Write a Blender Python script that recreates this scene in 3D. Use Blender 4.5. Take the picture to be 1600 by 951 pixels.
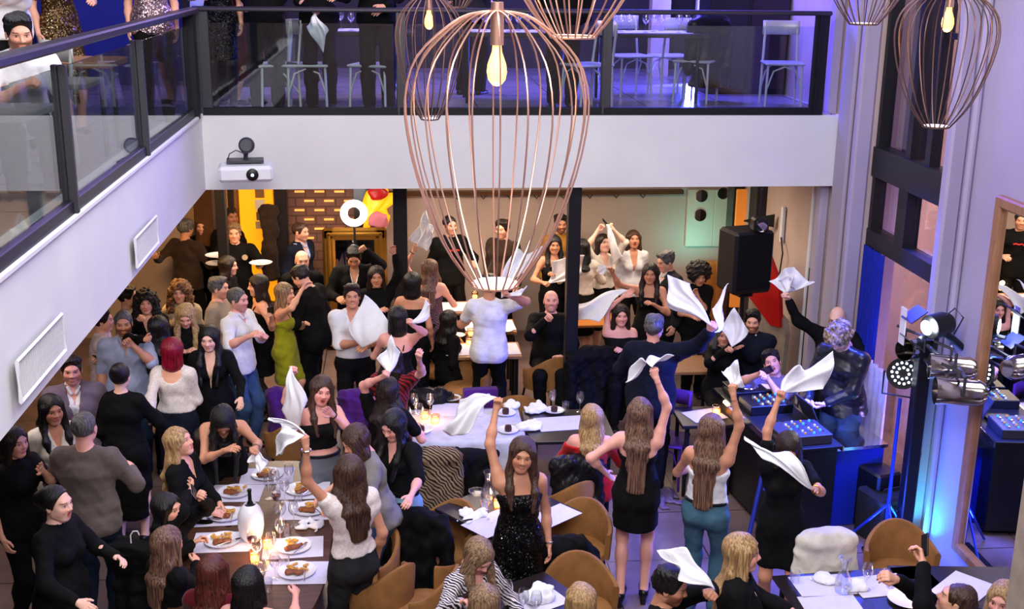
import bpy, math, random
import numpy as np
from mathutils import Matrix, Vector
for _o in list(bpy.data.objects): bpy.data.objects.remove(_o)
SC = bpy.context.scene; COL = SC.collection
PI = math.pi
DBG = False
# ---------------------------------------------------------------- camera
CX, CZ, YAW, PITCH, ROLL, FPX = 1.88, 4.95, .097, .284, .012, 1850.0
CAM = np.array([CX, 0.0, CZ])
def _axes():
    f = np.array([math.sin(YAW)*math.cos(PITCH), math.cos(YAW)*math.cos(PITCH), -math.sin(PITCH)])
    r = np.array([math.cos(YAW), -math.sin(YAW), 0.0]); u = np.cross(r, f)
    return math.cos(ROLL)*r+math.sin(ROLL)*u, -math.sin(ROLL)*r+math.cos(ROLL)*u, f
AR, AU, AF = _axes()
def ray(x, y): return AF+(x-800)/FPX*AR-(y-475.5)/FPX*AU
def at(x, y, z):                      # point of the place seen at pixel x, y at height z
    d = ray(x, y); return CAM+d*((z-CZ)/d[2])
def onY(x, y, Y):
    d = ray(x, y); return CAM+d*(Y/d[1])
def onX(x, y, X):
    d = ray(x, y); return CAM+d*((X-CX)/d[0])
def atd(x, y, dist):
    d = ray(x, y); return CAM+d*(dist/np.linalg.norm(d))
cd = bpy.data.cameras.new('camera'); cam = bpy.data.objects.new('camera', cd); COL.objects.link(cam)
cd.sensor_fit = 'HORIZONTAL'; cd.sensor_width = 36; cd.lens = 36*FPX/1600; cd.clip_start = .1; cd.clip_end = 100
_m = Matrix.Identity(4)
for _i in range(3):
    _m[_i][0], _m[_i][1], _m[_i][2], _m[_i][3] = AR[_i], AU[_i], -AF[_i], CAM[_i]
cam.matrix_world = _m; SC.camera = cam
# ---------------------------------------------------------------- exposure, world
SC.view_settings.view_transform = 'Standard'; SC.view_settings.look = 'None'
SC.view_settings.exposure = 0.0; SC.view_settings.gamma = 1; SC.view_settings.use_curve_mapping = False
w = bpy.data.worlds.new('world'); SC.world = w; w.use_nodes = True
w.node_tree.nodes['Background'].inputs[0].default_value = (.80, .80, .86, 1)
w.node_tree.nodes['Background'].inputs[1].default_value = .10
SC.cycles.max_bounces = 6; SC.cycles.transparent_max_bounces = 12
# ---------------------------------------------------------------- large lights
def look(o, tgt):
    d = Vector(tgt)-o.location; o.rotation_euler = d.to_track_quat('-Z', 'Y').to_euler()
def area(loc, tgt, size, power, col=(1, 1, 1), sy=None, name='area_light', spread=180):
    l = bpy.data.lights.new(name, 'AREA'); l.energy = power; l.color = col; l.size = size
    l.spread = math.radians(spread)
    if sy: l.shape = 'RECTANGLE'; l.size_y = sy
    o = bpy.data.objects.new(name, l); COL.objects.link(o); o.location = loc; look(o, tgt); return o
def spot(loc, tgt, power, col, ang=60, blend=.6, r=.08, name='spot_light'):
    l = bpy.data.lights.new(name, 'SPOT'); l.energy = power; l.color = col; l.spot_size = math.radians(ang)
    l.spot_blend = blend; l.shadow_soft_size = r
    o = bpy.data.objects.new(name, l); COL.objects.link(o); o.location = loc; look(o, tgt); return o
def point(loc, power, col, r=.06, name='point_light'):
    l = bpy.data.lights.new(name, 'POINT'); l.energy = power; l.color = col; l.shadow_soft_size = r
    o = bpy.data.objects.new(name, l); COL.objects.link(o); o.location = loc; return o
WARM = (1, .72, .42); PINKW = (1, .86, .86)
area((1.9, 1.0, 6.9), (2.6, 9, 1.0), 3.0, 460, (1, .985, 1), 2.0)            # unseen area light added behind the viewer for soft fill
area((2.4, 7.2, 7.2), (2.6, 8.2, 0), 3.8, 330, (.97, .96, 1), 4.0)            # unseen ceiling area light added for soft ambient over the well
# under the far gallery: unseen warm area lights added to brighten the back area
for _x, _y, _p in ((.6, 13.6, 52), (3.0, 13.9, 64), (5.0, 13.6, 40)):
    area((_x, _y, 2.62), (_x, _y-.3, 0), .9, _p, (1, .78, .58))
area((-1.0, 12.7, 2.62), (-.6, 13.6, .8), .7, 60, (1, .55, .16))
area((-1.4, 9.0, 2.64), (-1.0, 9.2, 0), 1.4, 30, (1, .85, .78))
# stage lights at the right: blue and violet
spot((5.95, 9.0, .25), (6.38, 9.12, 3.6), 160, (.05, .16, 1), 50)
spot((4.9, 6.6, 5.6), (6.4, 9.3, 2.6), 150, (.34, .24, 1), 60, r=.2)
spot((5.9, 9.35, 1.9), (4.2, 9.6, .4), 700, (.06, .10, 1), 110, r=.1)
spot((6.1, 10.4, 3.3), (5.3, 8.0, .6), 700, (.04, .08, 1), 90, r=.1)
spot((5.5, 8.3, .35), (6.4, 8.75, .7), 130, (.03, .09, 1), 95, r=.1)
spot((6.15, 9.9, 2.9), (5.9, 9.7, 0), 160, (.05, .10, 1), 80, r=.05)
# far gallery
area((4.9, 14.0, 6.4), (5.2, 13.6, 3.5), 1.2, 520, (.10, .08, 1))
spot((5.6, 14.9, 3.6), (4.6, 12.6, 3.5), 900, (.06, .08, 1), 110)
area((2.0, 14.0, 6.4), (2.0, 13.2, 3.5), 1.6, 190, (.5, .36, 1))
area((-1.8, 8.6, 6.4), (-1.4, 9.0, 3.5), 1.8, 45, (.97, .93, 1))
area((-1.2, 12.0, 6.2), (-1.6, 14.5, 4.4), .8, 90, (.10, .12, 1))
# ---------------------------------------------------------------- materials
MC = {}
def lin(c): return tuple((x/12.92 if x <= .04045 else ((x+.055)/1.055)**2.4) for x in c)
def mat(name, c=(.5, .5, .5), rough=.6, metal=0., kind=None, c2=None, sc=40., emit=None, es=0., trans=0., bump=.0, ior=1.45, sheen=0., coat=0.):
    if name in MC: return MC[name]
    m = bpy.data.materials.new(name); m.use_nodes = True; nt = m.node_tree; N = nt.nodes; L = nt.links
    b = N['Principled BSDF']; c = lin(c)
    b.inputs['Base Color'].default_value = (*c, 1); b.inputs['Roughness'].default_value = rough; b.inputs['Metallic'].default_value = metal
    b.inputs['IOR'].default_value = ior if kind != 'cloth' else 1.25; b.inputs['Sheen Weight'].default_value = sheen; b.inputs['Coat Weight'].default_value = coat
    if trans: b.inputs['Transmission Weight'].default_value = trans
    if emit: b.inputs['Emission Color'].default_value = (*lin(emit), 1); b.inputs['Emission Strength'].default_value = es
    def co(s=(1, 1, 1)):
        t = N.new('ShaderNodeTexCoord'); mp = N.new('ShaderNodeMapping'); mp.inputs['Scale'].default_value = s
        L.new(t.outputs['Object'], mp.inputs['Vector']); return mp.outputs[0]
    def ramp(fac, a, bb, p0=.35, p1=.65, const=False):
        r = N.new('ShaderNodeValToRGB'); r.color_ramp.elements[0].position = p0; r.color_ramp.elements[1].position = p1
        r.color_ramp.elements[0].color = (*a, 1); r.color_ramp.elements[1].color = (*bb, 1)
        if const: r.color_ramp.interpolation = 'CONSTANT'
        L.new(fac, r.inputs[0]); return r.outputs[0]
    def noise(s, vec=None, det=3):
        n = N.new('ShaderNodeTexNoise'); n.inputs['Scale'].default_value = s; n.inputs['Detail'].default_value = det
        if vec is not None: L.new(vec, n.inputs['Vector'])
        return n.outputs[0]
    def dobump(h, st, d=.01):
        bp = N.new('ShaderNodeBump'); bp.inputs['Strength'].default_value = st; bp.inputs['Distance'].default_value = d
        L.new(h, bp.inputs['Height']); L.new(bp.outputs[0], b.inputs['Normal'])
    d2 = lin(c2) if c2 else tuple(x*.7 for x in c)
    if kind == 'skin':
        a = N.new('ShaderNodeAttribute'); a.attribute_name = 'Col'
        mx = N.new('ShaderNodeMix'); mx.data_type = 'RGBA'; mx.blend_type = 'MULTIPLY'; mx.inputs[0].default_value = 1
        mx.inputs[6].default_value = (*c, 1); L.new(a.outputs['Color'], mx.inputs[7])
        L.new(mx.outputs[2], b.inputs['Base Color']); b.inputs['Subsurface Weight'].default_value = .0
        dobump(noise(60, co()), .08, .004)
    elif kind == 'cloth':
        v = co(); L.new(ramp(noise(9, v), d2, c, .2, .6), b.inputs['Base Color']); dobump(noise(sc, v, 4), .25, .01)
    elif kind == 'hair':
        v = co((1, 1, .05)); L.new(ramp(noise(110, v, 3), d2, c, .35, .66), b.inputs['Base Color'])
        dobump(noise(190, v, 2), .8, .006); b.inputs['Anisotropic'].default_value = .5
    elif kind == 'curl':
        v = co(); L.new(ramp(noise(38, v, 4), d2, c, .38, .62), b.inputs['Base Color']); dobump(noise(45, v, 3), 1, .02)
    elif kind == 'sequin':
        v = N.new('ShaderNodeTexVoronoi'); v.inputs['Scale'].default_value = sc; L.new(co(), v.inputs['Vector'])
        L.new(ramp(v.outputs['Color'], c, d2, .74 if metal > .65 else .93, .82 if metal > .65 else .96), b.inputs['Base Color'])
        s = N.new('ShaderNodeVectorMath'); s.operation = 'SUBTRACT'; s.inputs[1].default_value = (.5, .5, .5); L.new(v.outputs['Color'], s.inputs[0])
        g = N.new('ShaderNodeNewGeometry'); a = N.new('ShaderNodeVectorMath'); a.operation = 'ADD'; L.new(s.outputs[0], a.inputs[0]); L.new(g.outputs['Normal'], a.inputs[1])
        n = N.new('ShaderNodeVectorMath'); n.operation = 'NORMALIZE'; L.new(a.outputs[0], n.inputs[0]); L.new(n.outputs[0], b.inputs['Normal'])
    elif kind in ('zebra', 'leopard', 'plaid', 'lace'):
        v = co()
        wv = N.new('ShaderNodeTexWave'); wv.inputs['Scale'].default_value = sc; wv.inputs['Distortion'].default_value = 9 if kind != 'plaid' else 2
        wv.inputs['Detail'].default_value = 2; wv.inputs['Detail Scale'].default_value = .6 if kind == 'zebra' else 1.2
        wv.wave_type = 'BANDS'; wv.bands_direction = 'DIAGONAL' if kind != 'lace' else 'Z'
        L.new(v, wv.inputs['Vector'])
        fac = wv.outputs[1] if kind != 'lace' else noise(70, v, 4)
        L.new(ramp(fac, d2, c, .42, .56), b.inputs['Base Color']); dobump(fac, .2, .005)
    elif kind == 'wood':
        v = co((1, 1, 1) if not sc == 1 else (4, 40, 4)); L.new(ramp(noise(3, co((2, 14, 2)), 6), d2, c, .3, .7), b.inputs['Base Color'])
    elif kind == 'wall':
        v = co(); L.new(ramp(noise(1.2, v, 5), d2, c, .3, .7), b.inputs['Base Color']); dobump(noise(120, v), .12, .004)
    elif kind == 'floor':
        v = co(); br = N.new('ShaderNodeTexBrick'); br.inputs['Scale'].default_value = 1.0; br.inputs['Mortar Size'].default_value = .006
        br.inputs['Brick Width'].default_value = .9; br.inputs['Row Height'].default_value = .9; br.offset = 0
        nc = ramp(noise(2.5, v, 6), d2, c, .3, .7)
        L.new(nc, br.inputs['Color1']); L.new(nc, br.inputs['Color2']); br.inputs['Mortar'].default_value = (.02, .018, .016, 1)
        L.new(v, br.inputs['Vector']); L.new(br.outputs['Color'], b.inputs['Base Color']); dobump(noise(14, v, 5), .15, .01)
    elif kind == 'brickslots':
        v = N.new('ShaderNodeTexCoord'); sp = N.new('ShaderNodeSeparateXYZ'); cb = N.new('ShaderNodeCombineXYZ')
        L.new(v.outputs['Object'], sp.inputs[0]); L.new(sp.outputs[0], cb.inputs[0]); L.new(sp.outputs[2], cb.inputs[1])
        br = N.new('ShaderNodeTexBrick'); br.inputs['Scale'].default_value = 1; br.inputs['Brick Width'].default_value = .26; br.inputs['Row Height'].default_value = .12
        br.inputs['Mortar Size'].default_value = .012; br.inputs['Color1'].default_value = (*c, 1); br.inputs['Color2'].default_value = (*d2, 1); br.inputs['Mortar'].default_value = (*[x*.5 for x in c], 1)
        L.new(cb.outputs[0], br.inputs['Vector']); L.new(br.outputs[0], b.inputs['Base Color']); dobump(noise(30, v.outputs['Object'], 4), .3, .01)
    if kind is None and bump: dobump(noise(sc, co()), bump, .01)
    MC[name] = m; return m
def glassmat(name, tint=(.9, .97, .95), alpha=.82, rough=.02):
    if name in MC: return MC[name]
    m = bpy.data.materials.new(name); m.use_nodes = True; nt = m.node_tree; N = nt.nodes; L = nt.links
    N.remove(N['Principled BSDF']); o = N['Material Output']
    t = N.new('ShaderNodeBsdfTransparent'); t.inputs[0].default_value = (*tint, 1)
    g = N.new('ShaderNodeBsdfGlossy'); g.inputs['Roughness'].default_value = rough
    f = N.new('ShaderNodeLayerWeight'); f.inputs[0].default_value = .5; pw = N.new('ShaderNodeMath'); pw.operation = 'POWER'; pw.inputs[1].default_value = 3.; L.new(f.outputs['Facing'], pw.inputs[0])
    ml = N.new('ShaderNodeMath'); ml.operation = 'MULTIPLY'; ml.inputs[1].default_value = .75; L.new(pw.outputs[0], ml.inputs[0])
    ad = N.new('ShaderNodeMath'); ad.operation = 'ADD'; ad.inputs[1].default_value = 1-alpha; L.new(ml.outputs[0], ad.inputs[0]); ad.use_clamp = True
    mx = N.new('ShaderNodeMixShader'); L.new(ad.outputs[0], mx.inputs[0]); L.new(t.outputs[0], mx.inputs[1]); L.new(g.outputs[0], mx.inputs[2])
    L.new(mx.outputs[0], o.inputs[0]); MC[name] = m; return m
M = {}
def dm(k, *a, **kw): M[k] = mat(k, *a, **kw)
for k, c in dict(black=(.045, .043, .050), charcoal=(.15, .15, .16), darkgrey=(.22, .22, .23), navy=(.07, .085, .15), white=(.90, .90, .92), offwhite=(.88, .85, .80),
                 grey=(.52, .50, .50), greybrown=(.40, .35, .34), lightblue=(.66, .70, .84), taupe=(.62, .56, .50), purplegrey=(.46, .40, .46), brown=(.34, .22, .13), olive=(.62, .62, .12),
                 red=(.72, .07, .10), maroon=(.36, .05, .10), mustard=(.66, .46, .16), beige=(.74, .66, .54), pinkwhite=(.88, .80, .80), tan=(.55, .40, .26), greyskirt=(.55, .52, .50), purple=(.28, .10, .42),
                 darkbrown=(.20, .14, .11), sand=(.60, .50, .36)).items():
    dm(k, c, .85, kind='cloth', sheen=.1 if k not in ('black', 'navy', 'charcoal') else .0, c2=tuple(x*.86 for x in c))
dm('jeans', (.24, .34, .50), .9, kind='cloth', sc=160, c2=(.16, .24, .40)); dm('lightjeans', (.56, .70, .78), .9, kind='cloth', sc=160, c2=(.44, .58, .68))
dm('tealjeans', (.28, .42, .50), .9, kind='cloth', sc=160, c2=(.20, .32, .42)); dm('darkjeans', (.12, .17, .26), .9, kind='cloth', sc=160); dm('greyjeans', (.42, .44, .48), .9, kind='cloth', sc=160)
dm('leather', (.09, .09, .10), .35, kind='cloth', sc=30); dm('puffy', (.10, .11, .13), .32, bump=.2, sc=20)
dm('napkin', (.93, .93, .95), .85, kind='cloth', sc=60, c2=(.88, .88, .91)); dm('paper', (.84, .82, .88), .8, kind='cloth', c2=(.80, .78, .84)); dm('tablecloth', (.80, .80, .84), .85, kind='cloth')
dm('blacksequin', (.05, .05, .055), .28, .6, kind='sequin', c2=(.9, .9, .92), sc=130); dm('silversequin', (.62, .52, .54), .25, .8, kind='sequin', c2=(.95, .9, .92), sc=110)
dm('goldsequin', (.34, .26, .16), .3, .9, kind='sequin', c2=(.9, .8, .6), sc=110)
dm('zebra', (.86, .82, .84), .8, kind='zebra', c2=(.08, .07, .08), sc=20); dm('tiger', (.60, .50, .40), .85, kind='zebra', c2=(.10, .08, .07), sc=15)
dm('leopard', (.55, .45, .36), .8, kind='leopard', c2=(.10, .08, .07), sc=14); dm('plaid', (.62, .10, .14), .8, kind='plaid', c2=(.20, .05, .07), sc=14); dm('lace', (.90, .87, .86), .8, kind='lace', c2=(.85, .79, .78))
dm('pattern', (.42, .30, .30), .8, kind='leopard', c2=(.14, .10, .14), sc=18)
dm('tights', (.13, .09, .10), .6); dm('heel', (.05, .05, .055), .3); dm('shoe', (.07, .06, .06), .4); dm('sneaker', (.7, .7, .7), .6)
for k, c, c2 in (('hblack', (.10, .09, .10), (.03, .028, .03)), ('hbrown', (.34, .23, .17), (.14, .09, .07)), ('hdark', (.19, .13, .11), (.07, .05, .045)), ('hblond', (.80, .66, .46), (.50, .36, .22)),
                 ('hash', (.66, .54, .40), (.34, .25, .18)), ('hred', (.62, .08, .20), (.34, .02, .10)), ('hauburn', (.42, .20, .15), (.20, .08, .06)), ('hginger', (.66, .42, .24), (.34, .18, .10)), ('hgrey', (.42, .41, .41), (.24, .23, .23)),
                 ('hombre', (.56, .42, .34), (.24, .16, .13))):
    dm(k, c, .38, kind='hair', c2=c2)
dm('cblack', (.13, .10, .09), .6, kind='curl', c2=(.03, .025, .025)); dm('cbrown', (.52, .34, .18), .55, kind='curl', c2=(.2, .11, .06)); dm('cblond', (.68, .58, .44), .5, kind='curl', c2=(.26, .19, .13))
for k, c in (('skin', (.90, .66, .55)), ('skintan', (.80, .56, .44)), ('skinpale', (.94, .74, .66)), ('skinpink', (.92, .66, .60)), ('skindark', (.66, .44, .34))):
    dm(k, c, .5, kind='skin')
dm('wallwhite', (.87, .875, .87), .8, kind='wall', c2=(.83, .82, .84)); dm('wallbeige', (.74, .66, .62), .85, kind='wall', c2=(.68, .60, .56)); dm('wallblue', (.10, .14, .42), .8, kind='wall', c2=(.08, .11, .36))
dm('walldark', (.17, .14, .14), .7, kind='wall'); dm('ceil', (.7, .68, .68), .9); dm('metal', (.30, .30, .32), .45, .7); dm('darkmetal', (.13, .13, .145), .45, .5); dm('railmetal', (.27, .25, .30), .4, .6)
dm('chrome', (.85, .83, .80), .12, 1.); dm('copper', (.93, .74, .66), .3, .9); dm('gold', (.80, .58, .24), .3, .9, bump=.2, sc=30); dm('mirror', (.92, .92, .92), .01, 1.)
dm('floor', (.50, .42, .41), .30, kind='floor', c2=(.38, .31, .30)); dm('wallpierdim', (.67, .63, .71), .8, kind='wall', c2=(.63, .59, .67)); dm('copperdim', (.42, .32, .30), .4, .6); dm('mezzfloor', (.60, .56, .56), .25, kind='floor', c2=(.48, .45, .46)); dm('wood', (.36, .24, .17), .35, kind='wood', c2=(.24, .15, .11)); dm('darkwood', (.14, .11, .12), .3, kind='wood')
dm('lightwood', (.62, .44, .30), .5, kind='wood'); dm('chairtan', (.58, .40, .23), .7, kind='cloth', c2=(.48, .33, .18)); dm('chairwhite', (.72, .72, .70), .4, .2); dm('plastic', (.05, .05, .055), .4); dm('plasticwhite', (.86, .86, .88), .35)
dm('porcelain', (.92, .92, .96), .15, coat=.4); dm('meat', (.50, .26, .12), .45, bump=.5, sc=60); dm('potato', (.82, .60, .26), .5, bump=.5, sc=60); dm('cake', (.24, .11, .09), .4, bump=.4); dm('bottle', (.06, .10, .07), .1, coat=.5)
dm('flame', (1, .8, .4), emit=(1, .72, .38), es=14); dm('bulb', (1, .8, .5), emit=(1, .60, .24), es=7); dm('ledwhite', (1, 1, 1), emit=(1, 1, 1), es=9); dm('ledpar', (1, 1, 1), emit=(.85, .9, 1), es=4); dm('lamphot', (1, 1, 1), emit=(.9, .95, 1), es=60)
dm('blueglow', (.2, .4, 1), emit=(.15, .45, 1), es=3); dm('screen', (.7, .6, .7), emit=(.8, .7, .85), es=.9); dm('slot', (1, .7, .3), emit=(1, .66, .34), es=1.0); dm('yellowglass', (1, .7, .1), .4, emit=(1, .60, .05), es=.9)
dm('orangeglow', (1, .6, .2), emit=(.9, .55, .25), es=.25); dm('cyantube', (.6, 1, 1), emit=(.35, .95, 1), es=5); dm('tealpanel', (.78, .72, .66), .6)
dm('brick', (.50, .35, .30), .85, kind='brickslots', c2=(.46, .32, .27)); dm('curtainblue', (.10, .16, .62), .6, kind='cloth'); dm('curtainwhite', (.82, .80, .88), .7, kind='cloth'); dm('redplastic', (.70, .08, .09), .35); dm('bluelit', (.10, .18, .62), .4)  # blue stage light is put into the colour of the stands and case
dm('violetlit', (.30, .16, .50), .6, kind='cloth'); dm('flower', (.45, .10, .18), .6); dm('grille', (.42, .42, .42), .6); dm('yellowtape', (.8, .6, .1), .6); dm('violetlight', (.52, .44, .60), .3, kind='wall', c2=(.10, .08, .11)); dm('orangelit_tan', (.74, .46, .20), .4, kind='wood'); dm('pink', (.8, .45, .5), .7)
M['glass'] = glassmat('balustrade_glass', (.88, .93, .92), .93); M['wineglass'] = glassmat('wine_glass', (.985, .985, 1), .88, .16); M['winglass'] = glassmat('window_glass', (.8, .8, .86), .95)
M['candleglass'] = glassmat('candle_glass', (1, .80, .62), .85, .1)
# ---------------------------------------------------------------- mesh helpers
def V3(*a): return np.array(a, float)
def nrm(v): v = np.asarray(v, float); return v/(np.linalg.norm(v)+1e-9)
def mesh_np(name, V, F, m=None, smooth=True):
    me = bpy.data.meshes.new(name); V = np.asarray(V, np.float32); F = np.asarray(F, np.int32)
    me.vertices.add(len(V)); me.vertices.foreach_set('co', V.ravel())
    k = F.shape[1]; me.loops.add(F.size); me.loops.foreach_set('vertex_index', F.ravel())
    me.polygons.add(len(F)); me.polygons.foreach_set('loop_start', np.arange(0, F.size, k, dtype=np.int32))
    me.polygons.foreach_set('use_smooth', np.full(len(F), smooth)); me.update(calc_edges=True)
    if m: me.materials.append(M[m] if isinstance(m, str) else m)
    return me
def link(name, me, parent=None, loc=None, mtx=None):
    o = bpy.data.objects.new(name, me); COL.objects.link(o)
    if parent is not None: o.parent = parent
    if loc is not None: o.location = loc
    if mtx is not None: o.matrix_local = mtx
    return o
def tag(o, label=None, cat=None, group=None, kind=None):
    if label: o['label'] = label
    if cat: o['category'] = cat
    if group: o['group'] = group
    if kind: o['kind'] = kind
    return o
def thing(name, label, cat, loc=(0, 0, 0), rz=0., group=None):
    o = bpy.data.objects.new(name, None); COL.objects.link(o); o.location = loc; o.rotation_euler = (0, 0, rz)
    o.empty_display_size = .1; return tag(o, label, cat, group)
def dup(o, loc=None, rz=None, label=None, group=None, parent=None):
    c = o.copy(); COL.objects.link(c)
    if parent is not None: c.parent = parent
    for ch in list(o.children): dup(ch, parent=c)
    if loc is not None: c.location = loc
    if rz is not None: c.rotation_euler = (0, 0, rz)
    if label: c['label'] = label
    if group: c['group'] = group
    return c
class MB:                                   # mixed polygons, one mesh
    def __init__(s): s.v = []; s.f = []; s.n = 0
    def add(s, V, F):
        s.v.append(np.asarray(V, float)); s.f += [tuple(int(i)+s.n for i in f) for f in F]; s.n += len(V); return s
    def box(s, c, d, rz=0., bev=.0, R=None):
        x, y, z = d[0]/2, d[1]/2, d[2]/2; b = min(bev, x*.9, y*.9, z*.9)
        if b > 0:
            V = []; pts = []
            for sx in (-1, 1):
                for sy in (-1, 1):
                    for sz in (-1, 1):
                        V += [(sx*x, sy*(y-b), sz*(z-b)), (sx*(x-b), sy*y, sz*(z-b)), (sx*(x-b), sy*(y-b), sz*z)]
            V = np.array(V); F = []
            def i(sx, sy, sz, k): return ((sx > 0)*4+(sy > 0)*2+(sz > 0))*3+k
            for a in (-1, 1):
                q = [i(a, -1, -1, 0), i(a, 1, -1, 0), i(a, 1, 1, 0), i(a, -1, 1, 0)]; F.append(q if a > 0 else q[::-1])
                q = [i(-1, a, -1, 1), i(-1, a, 1, 1), i(1, a, 1, 1), i(1, a, -1, 1)]; F.append(q if a > 0 else q[::-1])
                q = [i(-1, -1, a, 2), i(1, -1, a, 2), i(1, 1, a, 2), i(-1, 1, a, 2)]; F.append(q if a > 0 else q[::-1])
            for a in (-1, 1):
                for c_ in (-1, 1):
                    q = [i(a, c_, -1, 0), i(a, c_, -1, 1), i(a, c_, 1, 1), i(a, c_, 1, 0)]; F.append(q if a*c_ > 0 else q[::-1])
                    q = [i(a, -1, c_, 0), i(a, -1, c_, 2), i(a, 1, c_, 2), i(a, 1, c_, 0)]; F.append(q[::-1] if a*c_ > 0 else q)
                    q = [i(-1, a, c_, 1), i(-1, a, c_, 2), i(1, a, c_, 2), i(1, a, c_, 1)]; F.append(q if a*c_ > 0 else q[::-1])
                    for e in (-1, 1):
                        q = [i(a, c_, e, 0), i(a, c_, e, 1), i(a, c_, e, 2)]; F.append(q if a*c_*e > 0 else q[::-1])
        else:
            V = np.array([(sx*x, sy*y, sz*z) for sx in (-1, 1) for sy in (-1, 1) for sz in (-1, 1)])
            F = [(0, 1, 3, 2), (4, 6, 7, 5), (0, 4, 5, 1), (2, 3, 7, 6), (0, 2, 6, 4), (1, 5, 7, 3)]
        if R is None:
            c0, s0 = math.cos(rz), math.sin(rz); R = np.array([[c0, -s0, 0], [s0, c0, 0], [0, 0, 1]])
        return s.add(V@np.asarray(R).T+np.asarray(c), F)
    def tube(s, pts, r, n=8, cap=True, closed=False):
        P = [np.asarray(p, float) for p in pts]; rr = r if hasattr(r, '__len__') else [r]*len(P); V = []; up = None
        for i, p in enumerate(P):
            a = P[i-1] if (i > 0 or closed) else p; b = P[(i+1) % len(P)] if (i < len(P)-1 or closed) else p
            t = nrm(b-a)
            if up is None: up = V3(0, 0, 1) if abs(t[2]) < .9 else V3(1, 0, 0)
            u = nrm(up-t*np.dot(up, t)); w_ = np.cross(t, u); up = u
            for k in range(n):
                an = 2*PI*k/n; V.append(p+rr[i]*(math.cos(an)*u+math.sin(an)*w_))
        F = []; m_ = len(P)
        for i in range(m_ if closed else m_-1):
            for k in range(n): a = i*n+k; b = i*n+(k+1) % n; c = ((i+1) % m_)*n+(k+1) % n; d = ((i+1) % m_)*n+k; F.append((a, d, c, b)[::-1])
        if cap and not closed: F.append(tuple(range(n))[::-1]); F.append(tuple((m_-1)*n+k for k in range(n)))
        return s.add(V, F)
    def lathe(s, prof, c=(0, 0, 0), n=20, axis=None):
        V = []; F = []
        for r, z in prof:
            for k in range(n): a = 2*PI*k/n; V.append((r*math.cos(a), r*math.sin(a), z))
        for i in range(len(prof)-1):
            for k in range(n): F.append((i*n+k, i*n+(k+1) % n, (i+1)*n+(k+1) % n, (i+1)*n+k))
        V = np.array(V)
        if axis is not None:
            z_ = nrm(axis); x_ = nrm(np.cross(z_, (0.3, .1, 1) if abs(z_[2]) < .9 else (1, 0, 0))); y_ = np.cross(z_, x_); V = V@np.array([x_, y_, z_])
        return s.add(V+np.asarray(c), F)
    def prism(s, poly, z0, z1):
        n = len(poly); V = [(x, y, z0) for x, y in poly]+[(x, y, z1) for x, y in poly]
        F = [tuple(range(n))[::-1], tuple(range(n, 2*n))]+[(i, (i+1) % n, n+(i+1) % n, n+i) for i in range(n)]
        return s.add(V, F)
    def mesh(s, name, m, smooth=False):
        me = bpy.data.meshes.new(name); V = np.vstack(s.v); me.from_pydata(V.tolist(), [], s.f)
        if smooth: me.polygons.foreach_set('use_smooth', [True]*len(me.polygons)); me.set_sharp_from_angle(angle=.7)
        me.materials.append(M[m] if isinstance(m, str) else m); me.update(); return me
    def obj(s, name, m, parent=None, smooth=False, loc=None): return link(name, s.mesh(name, m, smooth), parent, loc)
def top(o, label, cat, group=None): return tag(o, label, cat, group)
def struct(name, mb, m): return tag(mb.obj(name, m), kind='structure')
# ---------------------------------------------------------------- implicit surfaces
def cone(A, B, ra, rb=None):
    A = np.asarray(A, float); B = np.asarray(B, float); rb = ra if rb is None else rb; m_ = max(ra, rb)
    BA = B-A; L2 = float(BA@BA)+1e-9
    def f(P):
        q = P-A; t = np.clip((q@BA)/L2, 0, 1); q = q-t[..., None]*BA; return np.sqrt((q*q).sum(-1))-(ra+(rb-ra)*t)
    return (np.minimum(A, B)-m_, np.maximum(A, B)+m_, f)
def etube(A, B, S, a, b):
    A = np.asarray(A, float); B = np.asarray(B, float); S = nrm(S); m_ = max(*a, *b); BA = B-A; L2 = float(BA@BA)+1e-9
    def f(P):
        q = P-A; t = np.clip((q@BA)/L2, 0, 1); q = q-t[..., None]*BA; s_ = q@S; r2 = np.maximum((q*q).sum(-1)-s_*s_, 0)
        wv = a[0]+(b[0]-a[0])*t; d = a[1]+(b[1]-a[1])*t; return (np.sqrt((s_/wv)**2+r2/d**2)-1)*np.minimum(wv, d)
    return (np.minimum(A, B)-m_, np.maximum(A, B)+m_, f)
def ell(C, r, R=None):
    C = np.asarray(C, float); r = np.asarray(r, float); R = np.eye(3) if R is None else R; m_ = r.max()
    def f(P): q = (P-C)@R; return (np.sqrt(((q/r)**2).sum(-1))-1)*r.min()
    return (C-m_, C+m_, f)
def grow(p, t):
    lo, hi, f = p; return (lo-abs(t), hi+abs(t), lambda P: f(P)-t)
def field(prims, h, k=.03, pad=.03, lo=None, hi=None):
    if lo is None: lo = np.min([p[0] for p in prims], 0)-pad; hi = np.max([p[1] for p in prims], 0)+pad
    n = np.ceil((hi-lo)/h).astype(int)+1
    ax = [lo[i]+h*np.arange(n[i]) for i in range(3)]; D = np.full(n, .08, np.float32)
    for p in prims:
        a = np.clip(np.floor((p[0]-.06-lo)/h).astype(int), 0, n-1); b = np.clip(np.ceil((p[1]+.06-lo)/h).astype(int)+1, 1, n)
        P = np.stack(np.meshgrid(*[ax[i][a[i]:b[i]] for i in range(3)], indexing='ij'), -1); d = p[2](P).astype(np.float32)
        sl = (slice(a[0], b[0]), slice(a[1], b[1]), slice(a[2], b[2])); o = D[sl]; hh = np.maximum(k-np.abs(o-d), 0)/k
        D[sl] = np.minimum(o, d)-hh*hh*k*.25
    return D, lo, ax
def allP(ax): return np.stack(np.meshgrid(*ax, indexing='ij'), -1)
def cut(D, d): np.maximum(D, d, out=D)            # keep where d < 0
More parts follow.
